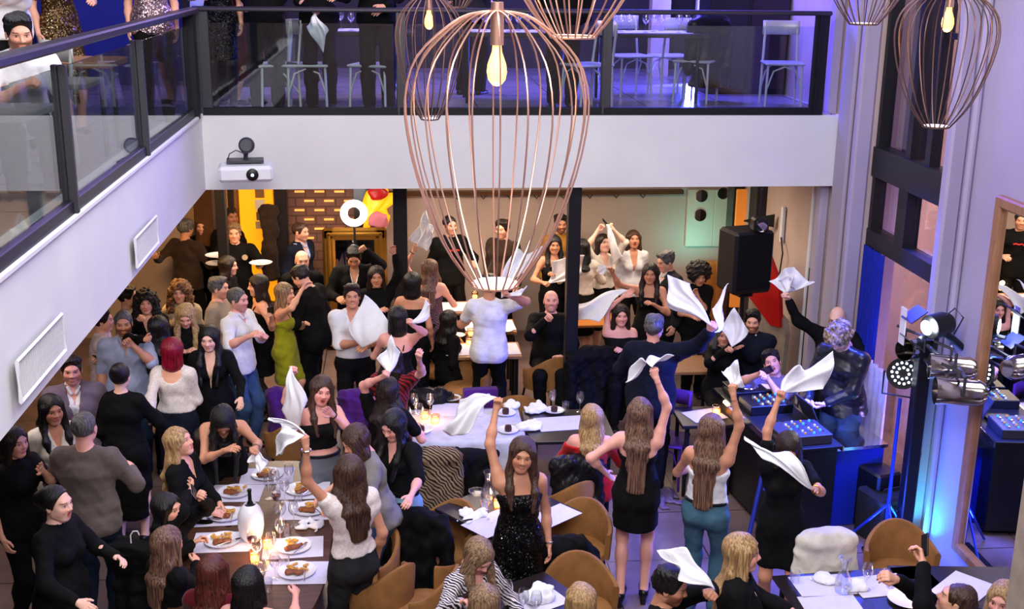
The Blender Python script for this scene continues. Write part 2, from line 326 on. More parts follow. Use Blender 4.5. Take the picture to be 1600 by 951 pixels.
_C = np.array([(i, j, k) for i in (0, 1) for j in (0, 1) for k in (0, 1)])
_E = [(a, b) for a in range(8) for b in range(a+1, 8) if np.abs(_C[a]-_C[b]).sum() == 1]
def snets(D, lo, h):
    D[0] = D[-1] = .05; D[:, 0] = D[:, -1] = .05; D[:, :, 0] = D[:, :, -1] = .05
    s = D < 0; n = D.shape; cnt = np.zeros((n[0]-1, n[1]-1, n[2]-1), np.int8)
    for i, j, k in _C: cnt += s[i:n[0]-1+i, j:n[1]-1+j, k:n[2]-1+k]
    act = (cnt > 0) & (cnt < 8); I = np.argwhere(act)
    if len(I) == 0: return np.zeros((0, 3)), np.zeros((0, 4), int)
    vals = np.stack([D[I[:, 0]+i, I[:, 1]+j, I[:, 2]+k] for i, j, k in _C], 1); pos = np.zeros((len(I), 3)); c = np.zeros(len(I))
    for a, b in _E:
        va, vb = vals[:, a], vals[:, b]; x = (va < 0) != (vb < 0); t = np.where(x, va/np.where(x, va-vb, 1), 0)
        pos += np.where(x[:, None], _C[a]+t[:, None]*(_C[b]-_C[a]), 0); c += x
    V = lo+h*(I+pos/c[:, None]); idg = np.full(act.shape, -1, np.int32); idg[act] = np.arange(len(I)); Q = []
    for ax_ in range(3):
        u, v = (ax_+1) % 3, (ax_+2) % 3; sl0 = [slice(None)]*3; sl1 = [slice(None)]*3; sl0[ax_] = slice(0, -1); sl1[ax_] = slice(1, None)
        s0, s1 = s[tuple(sl0)], s[tuple(sl1)]; e = np.argwhere(s0 != s1); e = e[(e[:, u] > 0) & (e[:, v] > 0) & (e[:, u] < n[u]-1) & (e[:, v] < n[v]-1)]
        du = np.zeros(3, int); du[u] = 1; dv = np.zeros(3, int); dv[v] = 1
        g = [idg[tuple((e+o).T)] for o in (-du-dv, -dv, 0*du, -du)]; q = np.stack(g, 1); fl = ~s0[tuple(e.T)]; q[fl] = q[fl][:, ::-1]; Q.append(q)
    return V, np.vstack(Q)
def wob(P, seed, f, amp):
    r = np.random.RandomState(seed); o = 0
    for _ in range(3):
        a = r.normal(size=3); a = a/np.linalg.norm(a)*f*r.uniform(.7, 1.4); b = r.normal(size=3)*f*.5; o = o+np.sin(P@a+r.uniform(0, 6)+1.2*np.sin(P@b+r.uniform(0, 6)))
    return o*amp/2.
def blob(name, prims, m, h=.012, k=.03, fold=None, parent=None, cuts=(), origin=None, seed=1, sub=()):
    D, lo, ax = field(prims, h, k)
    P = allP(ax)
    if fold: D += wob(P, seed, fold[0], fold[1])
    for c in cuts: cut(D, c(P))
    for c in sub: cut(D, -c[2](P))
    V, F = snets(D, lo, h); o_ = np.asarray(origin) if origin is not None else np.zeros(3)
    return link(name, mesh_np(name, V-o_, F, m), parent)
def half(p0, n):                                   # keep the side behind the plane
    p0 = np.asarray(p0, float); n = nrm(n); return lambda P: (P-p0)@n
# ---------------------------------------------------------------- heads and hands
HC = {}
def head_mesh(g, mouth, h):
    key = (g, mouth, h)
    if key in HC: return HC[key]
    w_ = 1. if g == 'm' else .95; j = 1. if g == 'm' else .86
    a = [ell((0, -.012, .028), (.076*w_, .096, .086)), ell((0, .028, -.03), (.057*w_, .062, .078)), cone((0, .055, -.092), (0, .062, -.094), .022*j),
         cone((-.046*j, .012, -.062), (-.022*j, .052, -.09), .022, .018), cone((.046*j, .012, -.062), (.022*j, .052, -.09), .022, .018),
         cone((-.036, .058, -.028), (-.036, .05, -.04), .026), cone((.036, .058, -.028), (.036, .05, -.04), .026), cone((-.030, .076, .022), (.030, .076, .022), .014 if g == 'm' else .011)]
    D, lo, ax = field(a, h, .028, .03, np.array([-.11, -.14, -.17]), np.array([.11, .15, .14])); P = allP(ax)
    def un(p, k=.010):
        nonlocal D
        d = p[2](P); hh = np.maximum(k-np.abs(D-d), 0)/k; D = np.minimum(D, d)-hh*hh*k*.25
    def sb(p, k=.010):
        nonlocal D
        d = -p[2](P); hh = np.maximum(k-np.abs(D-d), 0)/k; D = np.maximum(D, d)+hh*hh*k*.25
    for s in (-1, 1):
        sb(ell((s*.031, .098, .001), (.017, .014, .011)), .012); un(ell((s*.031, .074, .001), (.014, .0135, .012)), .003)
        un(ell((s*.078*w_, -.006, -.008), (.008, .017, .030)), .006); sb(ell((s*.086*w_, -.002, -.006), (.005, .010, .018)), .004)
    un(cone((0, .083, .012), (0, .104, -.026), .007, .011)); un(cone((-.011, .094, -.032), (.011, .094, -.032), .008))
    if mouth == 'closed':
        un(cone((-.017, .083, -.058), (.017, .083, -.058), .0075), .006); un(cone((-.014, .083, -.068), (.014, .083, -.068), .008), .005)
    elif mouth == 'smile':
        [un(cone((i*.025, .074, -.050), (0, .086, -.058), .005), .005) for i in (-1, 1)]; [un(cone((i*.022, .075, -.054), (0, .083, -.071), .0055), .005) for i in (-1, 1)]
    else:
        un(ell((0, .078, -.064), (.026, .018, .021)), .01); sb(ell((0, .096, -.064), (.019, .020, .012)), .005)
    un(cone((0, -.020, -.06), (0, -.035, -.16), .054 if g == 'm' else .044), .03)
    V, F = snets(D, lo, h)
    x, y, z = V.T; C = np.ones((len(V), 3)); fr = y > .045
    C[(((x)/.075)**2+((z+.03)/.03)**2 < 1) & (y > .06) & (abs(x) > .018)] *= (1.0, .88, .86)
    lw = .026 if mouth != 'closed' else .021
    lip = ((x/lw)**2+((z+.062)/(.0125 if mouth != 'open' else .022))**2 < 1) & (y > .074); C[lip] = (.80, .42, .42) if g == 'f' else (.82, .60, .56)
    if mouth == 'smile': t = ((x/.019)**2+((z+.062-.004*(abs(x)/.019))/.0058)**2 < 1) & (y > .070); C[t] = (1.05, 1.3, 1.4)
    if mouth == 'open':
        t = ((x/.017)**2+((z+.064)/.013)**2 < 1) & (y > .05); C[t] = (.35, .12, .12); t = ((x/.015)**2+((z+.054)/.0045)**2 < 1) & (y > .06); C[t] = (1.05, 1.3, 1.4)
    for s in (-1, 1):
        dx = x-s*.031; e = ((dx/.0145)**2+((z-.001)/.0062)**2 < 1) & (y > .07); C[((dx/.018)**2+((z-.002)/.010)**2 < 1) & (y > .065) & ~e] *= .72 if g == 'f' else .85
        C[e] = (.98, 1.2, 1.3); C[e & (dx*dx+(z-.001)**2 < .0058**2)] = (.16, .12, .10); C[((dx/.0165)**2+((z-.0075)/.0028)**2 < 1) & (y > .07)] = (.14, .10, .10)
        b = ((dx-s*.004)/.019)**2+((z-.024-.10*abs(dx-s*.004)*0)/.0045)**2 < 1; C[b & (y > .06)] = (.30, .22, .20) if g == 'f' else (.22, .17, .15)
    st = np.clip((-.030-z+.25*abs(x))/.02, 0, 1)*np.clip((y+.005)/.02, 0, 1)*(z > -.125)*(~lip)
    HC[key] = (V, F, C, st); return HC[key]
def hand_mesh(pose, h=.004):
    key = ('hand', pose)
    if key in HC: return HC[key]
    cu = dict(grip=(70, 85, 55), relax=(18, 28, 18), open=(2, 6, 4), point=(8, 8, 5), hold=(45, 50, 30), clap=(4, 10, 6))[pose]
    a = [etube((0, .005, 0), (0, .080, 0), (1, 0, 0), (.027, .019), (.037, .014)), cone((0, -.03, 0), (0, .01, 0), .026, .024)]
    for i, (x, L) in enumerate(((.029, .072), (.010, .080), (-.010, .075), (-.028, .058))):
        c3 = cu
        if pose == 'point' and i > 0: c3 = (75, 85, 50)
        p = V3(x, .086-.004*abs(i-1), 0); an = 0; sp = (x*4 if pose == 'open' else x*1.2); r = .0088-.0007*(i == 3)
        for sI, fr in enumerate((.44, .31, .25)):
            an += math.radians(c3[sI]); d = V3(math.sin(sp)*math.cos(an), math.cos(sp)*math.cos(an), -math.sin(an)); q = p+d*L*fr*1.05
            a.append(cone(p, q, r, r-.0009)); r -= .0006; p = q
    if pose in ('grip', 'hold', 'point'): th = [(.024, .022, -.006), (.040, .050, -.022), (.028, .074, -.036), (.010, .082, -.040)]
    else: th = [(.024, .022, -.003), (.044, .046, -.012), (.056, .070, -.016), (.060, .090, -.018)]
    for i in range(3): a.append(cone(th[i], th[i+1], .0135-.0022*i, .0115-.0018*i))
    D, lo, ax = field(a, h, .008, .012); V, F = snets(D, lo, h); HC[key] = (V, F); return HC[key]
# ---------------------------------------------------------------- hair, in head coordinates
HAIRH = .0065
def hair_parts(style, down):
    """prims, cuts, subtractions, groove amplitude, lump for one hair style; down = gravity in head space"""
    d = nrm(down); cap = lambda t, tb=0: ell((0, -.014, .030), (.077+t, .098+t, .087+t))
    hl = [half((0, .076, .060), (0, .889, -.459))]; nape = [half((0, 0, -.070), (0, -.15, -1))]
    side = [lambda P: -(P[..., 2]+.02+np.maximum(-P[..., 1]-.0, 0)*1.6)+0*P[..., 0]]
    if style in ('short', 'crop', 'quiff'):
        pr = [cap(.009 if style != 'crop' else .007)]
        if style == 'short': pr += [ell((.01, .030, .088), (.056, .056, .026)), ell((0, -.02, .095), (.066, .078, .03))]
        if style == 'quiff': pr += [ell((.01, .055, .105), (.055, .045, .032)), ell((0, -.02, .10), (.066, .08, .03))]
        return pr, [half((0, .074, .066), (0, .93, -.37))]+side, [], .0016, .004
    if style == 'buzz': return [cap(.005)], [half((0, .070, .075), (0, .93, -.37))]+side, [], .0, .0
    if style == 'fringe': return [cap(.007)], [half((0, .02, .0), (0, .9, -.3))]+side+[lambda P: P[..., 2]-.045], [], .0008, .001
    if style == 'bob':
        return [cap(.018), etube((0, -.03, .03), V3(0, -.035, -.0)+d*.115, (1, 0, 0), (.092, .095), (.098, .085))], [half((0, .066, .060), (0, .95, -.25))], [ell((0, .085, -.05), (.058, .075, .088))], .002, .002
    if style == 'bun' or style == 'topknot':
        c = (0, -.085, .085) if style == 'topknot' else (0, -.125, .02)
        return [cap(.008), ell(c, (.045, .042, .045))], [half((0, .060, .072), (0, .90, -.43))]+side, [], .001, .002
    if style == 'pony':
        p0 = V3(0, -.115, .045); p1 = p0+V3(0, -.035, 0)+d*.1; p2 = p1+d*.28
        return [cap(.011), cone(p0, p1, .024, .032), cone(p1, p2, .032, .016)], hl+nape, [], .0018, .003
    if style == 'afro': return [ell((0, -.02, .045), (.150, .150, .135))], [], [ell((0, .115, -.03), (.068, .085, .090)), ell((0, .03, -.14), (.12, .12, .06))], .0, .011
    if style == 'curls': return [ell((0, -.008, .055), (.112, .128, .095)), ell((0, .055, .10), (.08, .07, .055))], [half((0, 0, -.05), (0, .1, -1))], [ell((0, .13, -.04), (.062, .075, .085))], .0, .012
    if style == 'curly':
        return [cap(.032), etube((0, -.035, .02), V3(0, -.05, 0)+d*.28, (1, 0, 0), (.125, .085), (.150, .075)), cone((-.085, .02, .02), V3(-.11, .03, 0)+d*.2, .04, .05), cone((.085, .02, .02), V3(.11, .03, 0)+d*.2, .04, .05)], \
            [], [ell((0, .105, -.035), (.060, .085, .090)), ell(V3(0, .05, -.05)+d*.10, (.058, .11, .10))], .0, .010
    L = dict(long=.43, longer=.60, wavy=.44, front=.40, mid=.25, sleek=.46)[style]
    pr = [cap(.014), etube((0, -.035, .03), V3(0, -.055, 0)+d*.14, (1, 0, 0), (.088, .070), (.098, .052)), etube(V3(0, -.060, 0)+d*.12, V3(0, -.118, 0)+d*.24, (1, 0, 0), (.095, .050), (.090, .036)), etube(V3(0, -.118, 0)+d*.24, V3(0, -.138, 0)+d*L, (1, 0, 0), (.090, .036), (.068, .018))]
    for s in (-1, 1):
        pr.append(cone((s*.070, .028, .030), V3(s*.086, .015, 0)+d*.14, .024, .028))
        if style in ('front', 'wavy', 'sleek'): pr += [cone(V3(s*.086, .015, 0)+d*.13, V3(s*.090, .075, 0)+d*.24, .030, .027), cone(V3(s*.090, .075, 0)+d*.24, V3(s*.075, .125, 0)+d*L*.92, .027, .014)]
    return pr, [], [ell((0, .100, -.030), (.056, .078, .098)), ell(V3(0, .07, -.06)+d*.06, (.056, .09, .10))], .0016, (.007 if style == 'wavy' else .0028)
def make_hair(style, m, R, hc, root, body, sc, seed):
    if style == 'bald': return
    down = R.T@V3(0, 0, -1); pr, cuts, subs, gr, lump = hair_parts(style, down)
    if style in ('long', 'longer', 'wavy', 'front', 'mid', 'sleek') and down[1] > -.2: pass
    D, lo, ax = field(pr, HAIRH, .03, .03); P = allP(ax); ph = np.arctan2(P[..., 0], -(P[..., 1]+.01))
    if gr: D += gr*(np.sin(ph*41+3*np.sin(P[..., 2]*9+seed))+.6*np.sin(ph*23+2*np.sin(P[..., 2]*14+seed)))*np.clip(np.hypot(P[..., 0], P[..., 1]+.01)/.05, 0, 1)
    if style in ('short', 'crop', 'quiff', 'buzz', 'fringe'): D += wob(P, seed+2, 150, .0022)
    if lump: D += wob(P, seed, 90 if style in ('afro', 'curls', 'curly') else 38, lump)
    for c in cuts: cut(D, c(P))
    for s in subs: cut(D, -s[2](P))
    V, F = snets(D, lo, HAIRH)
    mt = Matrix.Identity(4)
    for i in range(3):
        for j in range(3): mt[i][j] = R[i, j]*sc
        mt[i][3] = (hc-root)[i]
    link('hair', mesh_np('hair', V, F, m), body, mtx=mt)
# ---------------------------------------------------------------- person
ARM = dict(down=(.07, .04, -.50), hip=(.0, .14, -.36), bent=(.02, .32, -.22), chest=(-.14, .25, -.14), face=(-.10, .20, .08), table=(.04, .36, -.26), up=(.06, .10, .50), fold=(-.26, .22, -.20),
           back=(.08, -.12, -.46), lap=(-.06, .26, -.34), fwd=(.0, .46, -.10), out=(.40, .22, -.05), drink=(-.06, .28, .02), lean=(-.02, .30, -.30), waist=(.10, .02, -.32), rail=(.05, .34, -.22))
WR = {}; NPEOPLE = [0]
def ik(S, T, l1, l2, hint):
    d = T-S; L = np.linalg.norm(d); mx = (l1+l2)*.985
    if L > mx: T = S+d/L*mx; d = T-S; L = mx
    if L < .12: T = S+nrm(d)*.12; d = T-S; L = .12
    u = d/L; a = (l1*l1-l2*l2+L*L)/(2*L); h = math.sqrt(max(l1*l1-a*a, 0)); n = hint-u*(hint@u); return S+u*a+nrm(n)*h, T
def person(label, px, face, g='m', hair=('short', 'hblack'), top=None, bot=('trousers', 'black'), aL='down', aR='down', seat=False, z0=0., lean=(0, 0), head=(0, 0, 0), s=1., skin='skin',
           mouth='closed', pos=None, jacket=None, beard=0, name=None, hz=None, fat=1., shoes='shoe', handL=None, handR=None, knee=None, lifts=0., extra=None, legspread=1., bust=1., hip=None):
    NPEOPLE[0] += 1; seed = NPEOPLE[0]; rnd = random.Random(seed); fem = g == 'f'
    s = s*(1. if not fem else .95)
    a = math.radians(face); F = V3(math.sin(a), -math.cos(a), 0); Rt = V3(-math.cos(a), -math.sin(a), 0); U = V3(0, 0, 1)
    lf, ls = math.radians(lean[0]), math.radians(lean[1])
    sd = nrm(U*math.cos(lf)+F*math.sin(lf)+Rt*math.sin(ls))                 # spine
    Fs = nrm(F-sd*(F@sd)); Rs = np.cross(Fs, sd)
    P0 = V3(0, 0, .54*s+lifts if seat else .93*s+lifts)
    nb = P0+sd*.545*s; nd = nrm(sd*.8+U*.25+Fs*.12)
    hy, hn, ht = [math.radians(v) for v in head]
    Fh = nrm(Fs*.6+F*.4); Fh = nrm(Fh-U*Fh[2]*.5); Rh = nrm(np.cross(Fh, U)); Fh = nrm(math.cos(hy)*Fh+math.sin(hy)*np.cross(U, Fh)*-1); Rh = nrm(np.cross(Fh, U)); Uh = np.cross(Rh, Fh)
    Fh, Uh = math.cos(hn)*Fh-math.sin(hn)*Uh, math.cos(hn)*Uh+math.sin(hn)*Fh; Uh, Rh = math.cos(ht)*Uh+math.sin(ht)*Rh, math.cos(ht)*Rh-math.sin(ht)*Uh
    RH = np.stack([Rh, Fh, Uh], 1); hs = s*(1.0 if not fem else 1.03)
    hc = nb+nd*.035*s+Uh*.105*s+Fh*.018*s
    if pos is not None: root = V3(pos[0], pos[1], z0)
    else: w3 = at(px[0], px[1], z0+hc[2] if hz is None else hz); root = V3(w3[0]-hc[0], w3[1]-hc[1], w3[2]-hc[2]); 
    T = lambda p: p+root
    P0, nb, hc = T(P0), T(nb), T(hc)
    sw = (.170 if not fem else .148)*s*(1+.3*(fat-1)); f_ = fat
    Lt = -Rs; Lf = -Rt
    sh = {1: P0+sd*.468*s+Rs*sw, -1: P0+sd*.468*s-Rs*sw}
    # torso
    if not fem: wP, wW, wC = (.158, .112), (.145, .102), (.165, .112)
    else: wP, wW, wC = (.162, .110), (.118, .085), (.138, .098)
    sc_ = lambda w: (w[0]*s*f_, w[1]*s*f_)
    G = {}
    G['hips'] = [etube(P0-sd*.03*s, P0+sd*.08*s, Rs, sc_(wP), sc_((wP[0]*.94, wP[1]*.95)))]
    if not seat: G['hips'] += [cone(P0+Rt*i*.075*s-F*.045*s-U*.03*s, P0+Rt*i*.075*s-F*.04*s-U*.02*s, .082*s*f_) for i in (-1, 1)]
    G['torso'] = [etube(P0+sd*.06*s, P0+sd*.20*s, Rs, sc_(wP if not fem else (.145, .1)), sc_(wW)), etube(P0+sd*.20*s, P0+sd*.37*s, Rs, sc_(wW), sc_(wC)), etube(P0+sd*.37*s, P0+sd*.47*s, Rs, sc_(wC), (.150*s if not fem else .128*s, .082*s))]
    G['yoke'] = [cone(sh[1]-Rs*.03-sd*.02, sh[-1]+Rs*.03-sd*.02, .056*s), cone(nb-sd*.035*s, sh[1]-sd*.012, .050*s, .040*s), cone(nb-sd*.035*s, sh[-1]-sd*.012, .050*s, .040*s)]
    G['neck'] = [cone(nb-sd*.04*s, hc-Uh*.05*s-Fh*.02*s, (.060 if not fem else .050)*s, (.054 if not fem else .044)*s)]
    if fem: G['bust'] = [ell(P0+sd*.335*s+Fs*.085*s+Rs*i*.062*s, V3(.056, .056, .056)*s*bust) for i in (-1, 1)]
    else: G['bust'] = [ell(P0+sd*.37*s+Fs*.060*s+Rs*i*.07*s, V3(.068, .055, .055)*s) for i in (-1, 1)]+([ell(P0+sd*.12*s+Fs*.05*s, V3(.13, .10, .12)*s*f_)] if fat > 1.08 else [])
    # legs
    kn, an, ff = {}, {}, {}
    for i in (-1, 1):
        hj = P0+Rt*i*.088*s-sd*.02*s
        if seat:
            kdir = F if knee is None else nrm(F*math.cos(math.radians(knee[0 if i < 0 else 1]))+Rt*math.sin(math.radians(knee[0 if i < 0 else 1])))
            K = hj+kdir*.43*s+Rt*i*.03*s; K[2] = root[2]+.50*s+lifts; A = V3(K[0], K[1], root[2]+.09+lifts)+kdir*rnd.uniform(-.08, .10)
        else:
            A = V3(root[0], root[1], root[2]+.085*s+lifts)+Rt*i*.095*s*legspread+F*(.05 if i == (1 if seed % 2 else -1) else -.04); K, A = ik(hj, A, .425*s, .43*s, F*1.0+Rt*i*.1)
        kn[i], an[i] = K, A
        lr = (.084, .058) if not fem else (.082, .052)
        G['thigh%d' % i] = [cone(hj, K, lr[0]*s*f_, lr[1]*s)]
        G['calf%d' % i] = [cone(K, A, lr[1]*s*.95, .038*s), ell(K*.68+A*.32-F*.018*s, V3(.052, .052, .09)*s)]
        G['foot%d' % i] = [etube(A-U*.045*s-F*.03, A-U*.055*s+F*.13*s, Rt, (.034*s, .034*s), (.040*s, .022*s))]
        ff[i] = A
    # arms
    l1, l2 = .285*s, .25*s; wr = {}; el = {}
    for i, sp in ((1, aR), (-1, aL)):
        S = sh[i]; out = Rs*i
        if isinstance(sp, str): o = ARM[sp]; Tt = S+(out*o[0]+Fs*o[1])*s+U*o[2]*s if sp not in ('lean',) else S+(out*o[0]+Fs*o[1]+U*o[2])*s
        elif len(sp) == 3 and isinstance(sp[2], str):
            d = nrm(ray(sp[0], sp[1])); oc = CAM-S; b = oc@d; rr = float(sp[2][1:] or .93)*(l1+l2) if len(sp[2]) > 1 else .93*(l1+l2); c = oc@oc-rr*rr; q = b*b-c
            t = -b if q <= 0 else (-b-math.sqrt(q) if sp[2][0] == 'n' else -b+math.sqrt(q)); Tt = CAM+d*t
        else: Tt = S+(out*sp[0]+Fs*sp[1])*s+U*sp[2]*s
        dv = nrm(Tt-S); hint = out*.7-U*.8-Fs*.25 if dv[2] < .45 else out*.9+Fs*.35-U*.2
        if isinstance(sp, str) and sp in ('down',): hint = -Fs+out*.3
        E, W = ik(S, Tt, l1, l2, hint); el[i], wr[i] = E, W
        ar = (.049, .041, .037, .026) if not fem else (.040, .034, .031, .0215)
        ar = [v*s*(1+.35*(fat-1)) for v in ar]
        G['sh%d' % i] = [cone(S, S+(E-S)*.25, ar[0]*1.18, ar[0]*1.05)]
        G['ua%d' % i] = [cone(S, E, ar[0], ar[1])]; G['fa%d' % i] = [cone(E, E+(W-E)*.35, ar[1]*.96, ar[2]*1.08), cone(E+(W-E)*.3, W, ar[2]*1.05, ar[3])]
    allg = lambda names: [p for n in names for p in G[n]]
    far = np.linalg.norm(hc-CAM) > 12.5; hB = .0145 if far else .0125
    # body skin
    bare = allg(['hips', 'torso', 'yoke', 'neck', 'bust', 'sh1', 'sh-1', 'ua1', 'ua-1', 'fa1', 'fa-1', 'thigh1', 'thigh-1', 'calf1', 'calf-1', 'foot1', 'foot-1'])
    D, lo, ax = field(bare, hB, .032); V, Q = snets(D, lo, hB); C = np.ones((len(V), 3)); VV = [V]; QQ = [Q]; n = len(V)
    hv, hq, hcl, st = head_mesh(g, mouth, .0042 if far else .0036); C2 = hcl.copy()
    if beard: C2 *= 1-st[:, None]*(1-V3(*{1: (.66, .62, .62), 2: (.34, .28, .26), 3: (.66, .64, .64)}[beard]))
    VV.append((hv*hs)@RH.T+hc); QQ.append(hq+n); n += len(hv); C = np.vstack([C, C2])
    for i in (1, -1):
        pose = handR if i == 1 else handL; sp = aR if i == 1 else aL
        if pose is None: pose = 'relax'
        v, q = hand_mesh(pose); v = v*s*(1. if not fem else .9); y = nrm(wr[i]-el[i])
        if y[2] > .35: y = nrm(y+Fs*.15)
        th = Fs+.1*U if y[2] < -.4 else ((U*.5-Rs*i*.6) if abs(y[2]) < .5 else -Rs*i+.2*Fs)
        x = nrm(th-y*(th@y)); z = np.cross(x, y)
        v = v.copy(); q = q.copy()
        if i == 1: zz = z; v[:, 0] *= -1; q = q[:, ::-1]; B = np.stack([-x, y, -z], 1)
        else: B = np.stack([x, y, z], 1)
        VV.append(v@B.T+wr[i]); QQ.append(q+n); n += len(v); C = np.vstack([C, np.ones((len(v), 3))])
    me = mesh_np('person', np.vstack(VV)-root, np.vstack(QQ), skin)
    ca = me.color_attributes.new('Col', 'FLOAT_COLOR', 'POINT'); ca.data.foreach_set('color', np.hstack([C, np.ones((len(C), 1))]).astype(np.float32).ravel())
    body = link('person', me, loc=root); tag(body, label, 'person')
    # garments
    up = lambda v: (lambda P: (P-P0)@sd-v*s); dn = lambda v: (lambda P: v*s-(P-P0)@sd)
    upS = (lambda v: (lambda P: (P-P0)@nrm(sd*.45+U) -v*s)) if seat else up
    def garment(nm, groups, m, t, cuts=(), subs=(), add=(), fold=(26, .005), k=.035, hipx=0):
        pr = [grow(p, t+(hipx if g_ == 'hips' else 0)) for g_ in groups for p in G[g_]]+list(add); D, lo, ax = field(pr, hB, k, .03); P = allP(ax)
        if fold: D += wob(P, seed*7+len(nm), fold[0], fold[1])+wob(P, seed*5+len(nm), fold[0]*2.8, fold[1]*.55)
        for c in cuts: cut(D, c(P))
        for c in subs: cut(D, -c[2](P))
        V, Q = snets(D, lo, hB); return link(nm, mesh_np(nm, V-root, Q, m), body)
    def upper(nm, m, slv, neck, hem, t=.012, extra_sub=()):
        gs = ['torso', 'bust', 'hips']; cuts = [dn(hem)]; subs = list(extra_sub); add = []
        if neck in ('strap', 'strapless', 'halter'):
            cuts.append(up(.405 if neck != 'strapless' else .395))
            if neck == 'strap': cuts.append(lambda P: (P-P0)@sd-.375*s-np.clip((P-P0)@Fs, -.1, .1)*.35)
            if neck != 'strapless':
                for i in (1, -1):
                    q0 = P0+sd*.36*s+Fs*.122*s+Rs*i*.068*s; q1 = P0+sd*.525*s+Rs*i*.082*s+Fs*.012; q2 = P0+sd*.37*s-Fs*.106*s+Rs*i*.07*s
                    add += [(q0, q1, q2)] if neck == 'strap' else [(q0, q0*.5+nb*.5+Fs*.035, nb+Fs*.045+Rs*i*.03)]
        else:
            gs.append('yoke'); gs += ['sh1', 'sh-1']
            if neck == 'off': cuts.append(up(.43))
            r = dict(crew=.060, collar=.058, v=.062, wide=.095, scoopback=.078, turtle=.045, deepv=.064, off=.11)[neck]*s
            subs.append(cone(nb+sd*.02*s, nb+sd*.25*s, r, r*1.3))
            if neck in ('v', 'deepv', 'collar'):
                ln = dict(v=.16, deepv=.26, collar=.07)[neck]*s; q0 = nb+Fs*.09*s-sd*.02; q1 = nb+Fs*.12*s-sd*(.02+ln); subs.append(etube(q0, q1, Rs, (.058*s, .09*s), (.006*s, .09*s)))
            if neck == 'scoopback': subs.append(ell(nb-Fs*.09*s-sd*.04*s, V3(.10, .10, .10)*s))
        for i in (1, -1):
            if neck in ('strap', 'strapless', 'halter'): continue
            if slv in ('short', 'elbow', 'long', 'cap'):
                E, W, S = el[i], wr[i], sh[i]; fr = dict(cap=.25, short=.62, elbow=1, long=1)[slv]
                a0, a1 = (.051, .044) if not fem else (.041, .038); e_ = S+(E-S)*fr; gsz = .008 if slv != 'short' else .016
                G['slv%d' % i] = [cone(S, e_, a0*s+.002, a1*s+gsz*.3)]; gs.append('slv%d' % i)
                if slv == 'long': G['slv2%d' % i] = [cone(E, E+(W-E)*.9, a1*s, .027*s if fem else .031*s)]; gs.append('slv2%d' % i)
        if nm == 'dress' and not seat and bot:
            ln = bot[2] if len(bot) > 2 else {'dress': .40, 'mini': .36, 'midi': .66, 'gown': .85, 'skirt': .46}[bot[0]]; lo_ = P0-U*ln*s; w1 = (.150+.03*ln)*s*f_
            G['flare'] = [etube(P0+sd*.0, lo_, Rt, (wP[0]*.94*s*f_, wP[1]*s*f_), (w1, w1*.72))]; gs.append('flare'); cuts[0] = lambda P: lo_[2]-P[..., 2]
            if ln < .7: gs += ['thigh1', 'thigh-1']
        o = garment(nm, gs, m, t, cuts, subs, hipx=.020 if hem < 0 else 0)
        if add:
            for q0, q1, q2 in add: mb = MB(); mb.tube([q0-root, q0*.5+q1*.5+Fs*.022*s-root, q1-root, q1*.5+q2*.5-Fs*.015*s-root, q2-root], .007*s, 6); mb.obj('strap', m, body)
        return o
    fr_s = []
    if top:
        nm, m, slv, neck = top[:4]; hem = top[4] if len(top) > 4 else (-.08 if bot and bot[0] in ('jeans', 'trousers') else .085)
        upper(nm, m, slv, neck, hem, t=.010 if jacket else (.012 if slv != 'loose' else .02))
        if neck == 'collar':
            blob('collar', [etube(nb+Rs*.05*s-Fs*.01+sd*.0, nb-Rs*.05*s-Fs*.01, Fs, (.062*s, .026*s), (.062*s, .026*s)), cone(nb+Rs*.045*s+Fs*.06*s, nb+Fs*.085*s-sd*.045*s+Rs*.02*s, .014*s), cone(nb-Rs*.045*s+Fs*.06*s, nb+Fs*.085*s-sd*.045*s-Rs*.02*s, .014*s)], m, .008, .015, parent=body, origin=root, sub=[cone(nb-sd*.1, nb+sd*.3*s, .052*s)])
    if jacket:
        nm, m, jn, jh = jacket; upper(nm, m, 'long', jn, jh, t=.024)
    if bot:
        bt, bm = bot[:2]
        if bt in ('trousers', 'jeans', 'tights'):
            t = .014 if bt != 'tights' else .004; w0 = .0 if seat else 0
            gs = ['hips', 'thigh1', 'thigh-1', 'calf1', 'calf-1']; add = []
            if bt != 'tights':
                for i in (1, -1): add.append(cone(kn[i], an[i]+U*.0, .066*s if not fem else .058*s, .058*s if not fem else .045*s))
            garment('trousers' if bt == 'trousers' else bt, gs, bm, t, [upS(.12) if seat else up(.118)], (), add, (22, .005), .04)
            if bt == 'jeans' and fem and not seat and top and len(top) > 4 and top[4] > .06:
                mb = MB(); c0 = P0+sd*.105*s-root; n_ = 24; wv = (wP[0]*.93+.014)*s*f_; dv = (wP[1]*.97+.014)*s*f_
                mb.tube([c0+Rs*math.cos(k*2*PI/n_)*wv+Fs*math.sin(k*2*PI/n_)*dv for k in range(n_)], .013, 6, closed=True); mb.obj('belt', 'leather', body, True)
        elif bt in ('skirt', 'mini', 'dress', 'midi', 'gown') and (seat or not top or top[0] != 'dress'):
            ln = {'skirt': .46, 'mini': .40, 'dress': .42, 'midi': .66, 'gown': .85}[bt]
            w1 = {'skirt': .19, 'mini': .175, 'dress': .18, 'midi': .18, 'gown': .24}[bt]
            gs = ['hips', 'thigh1', 'thigh-1']
            if seat: gs = ['hips']
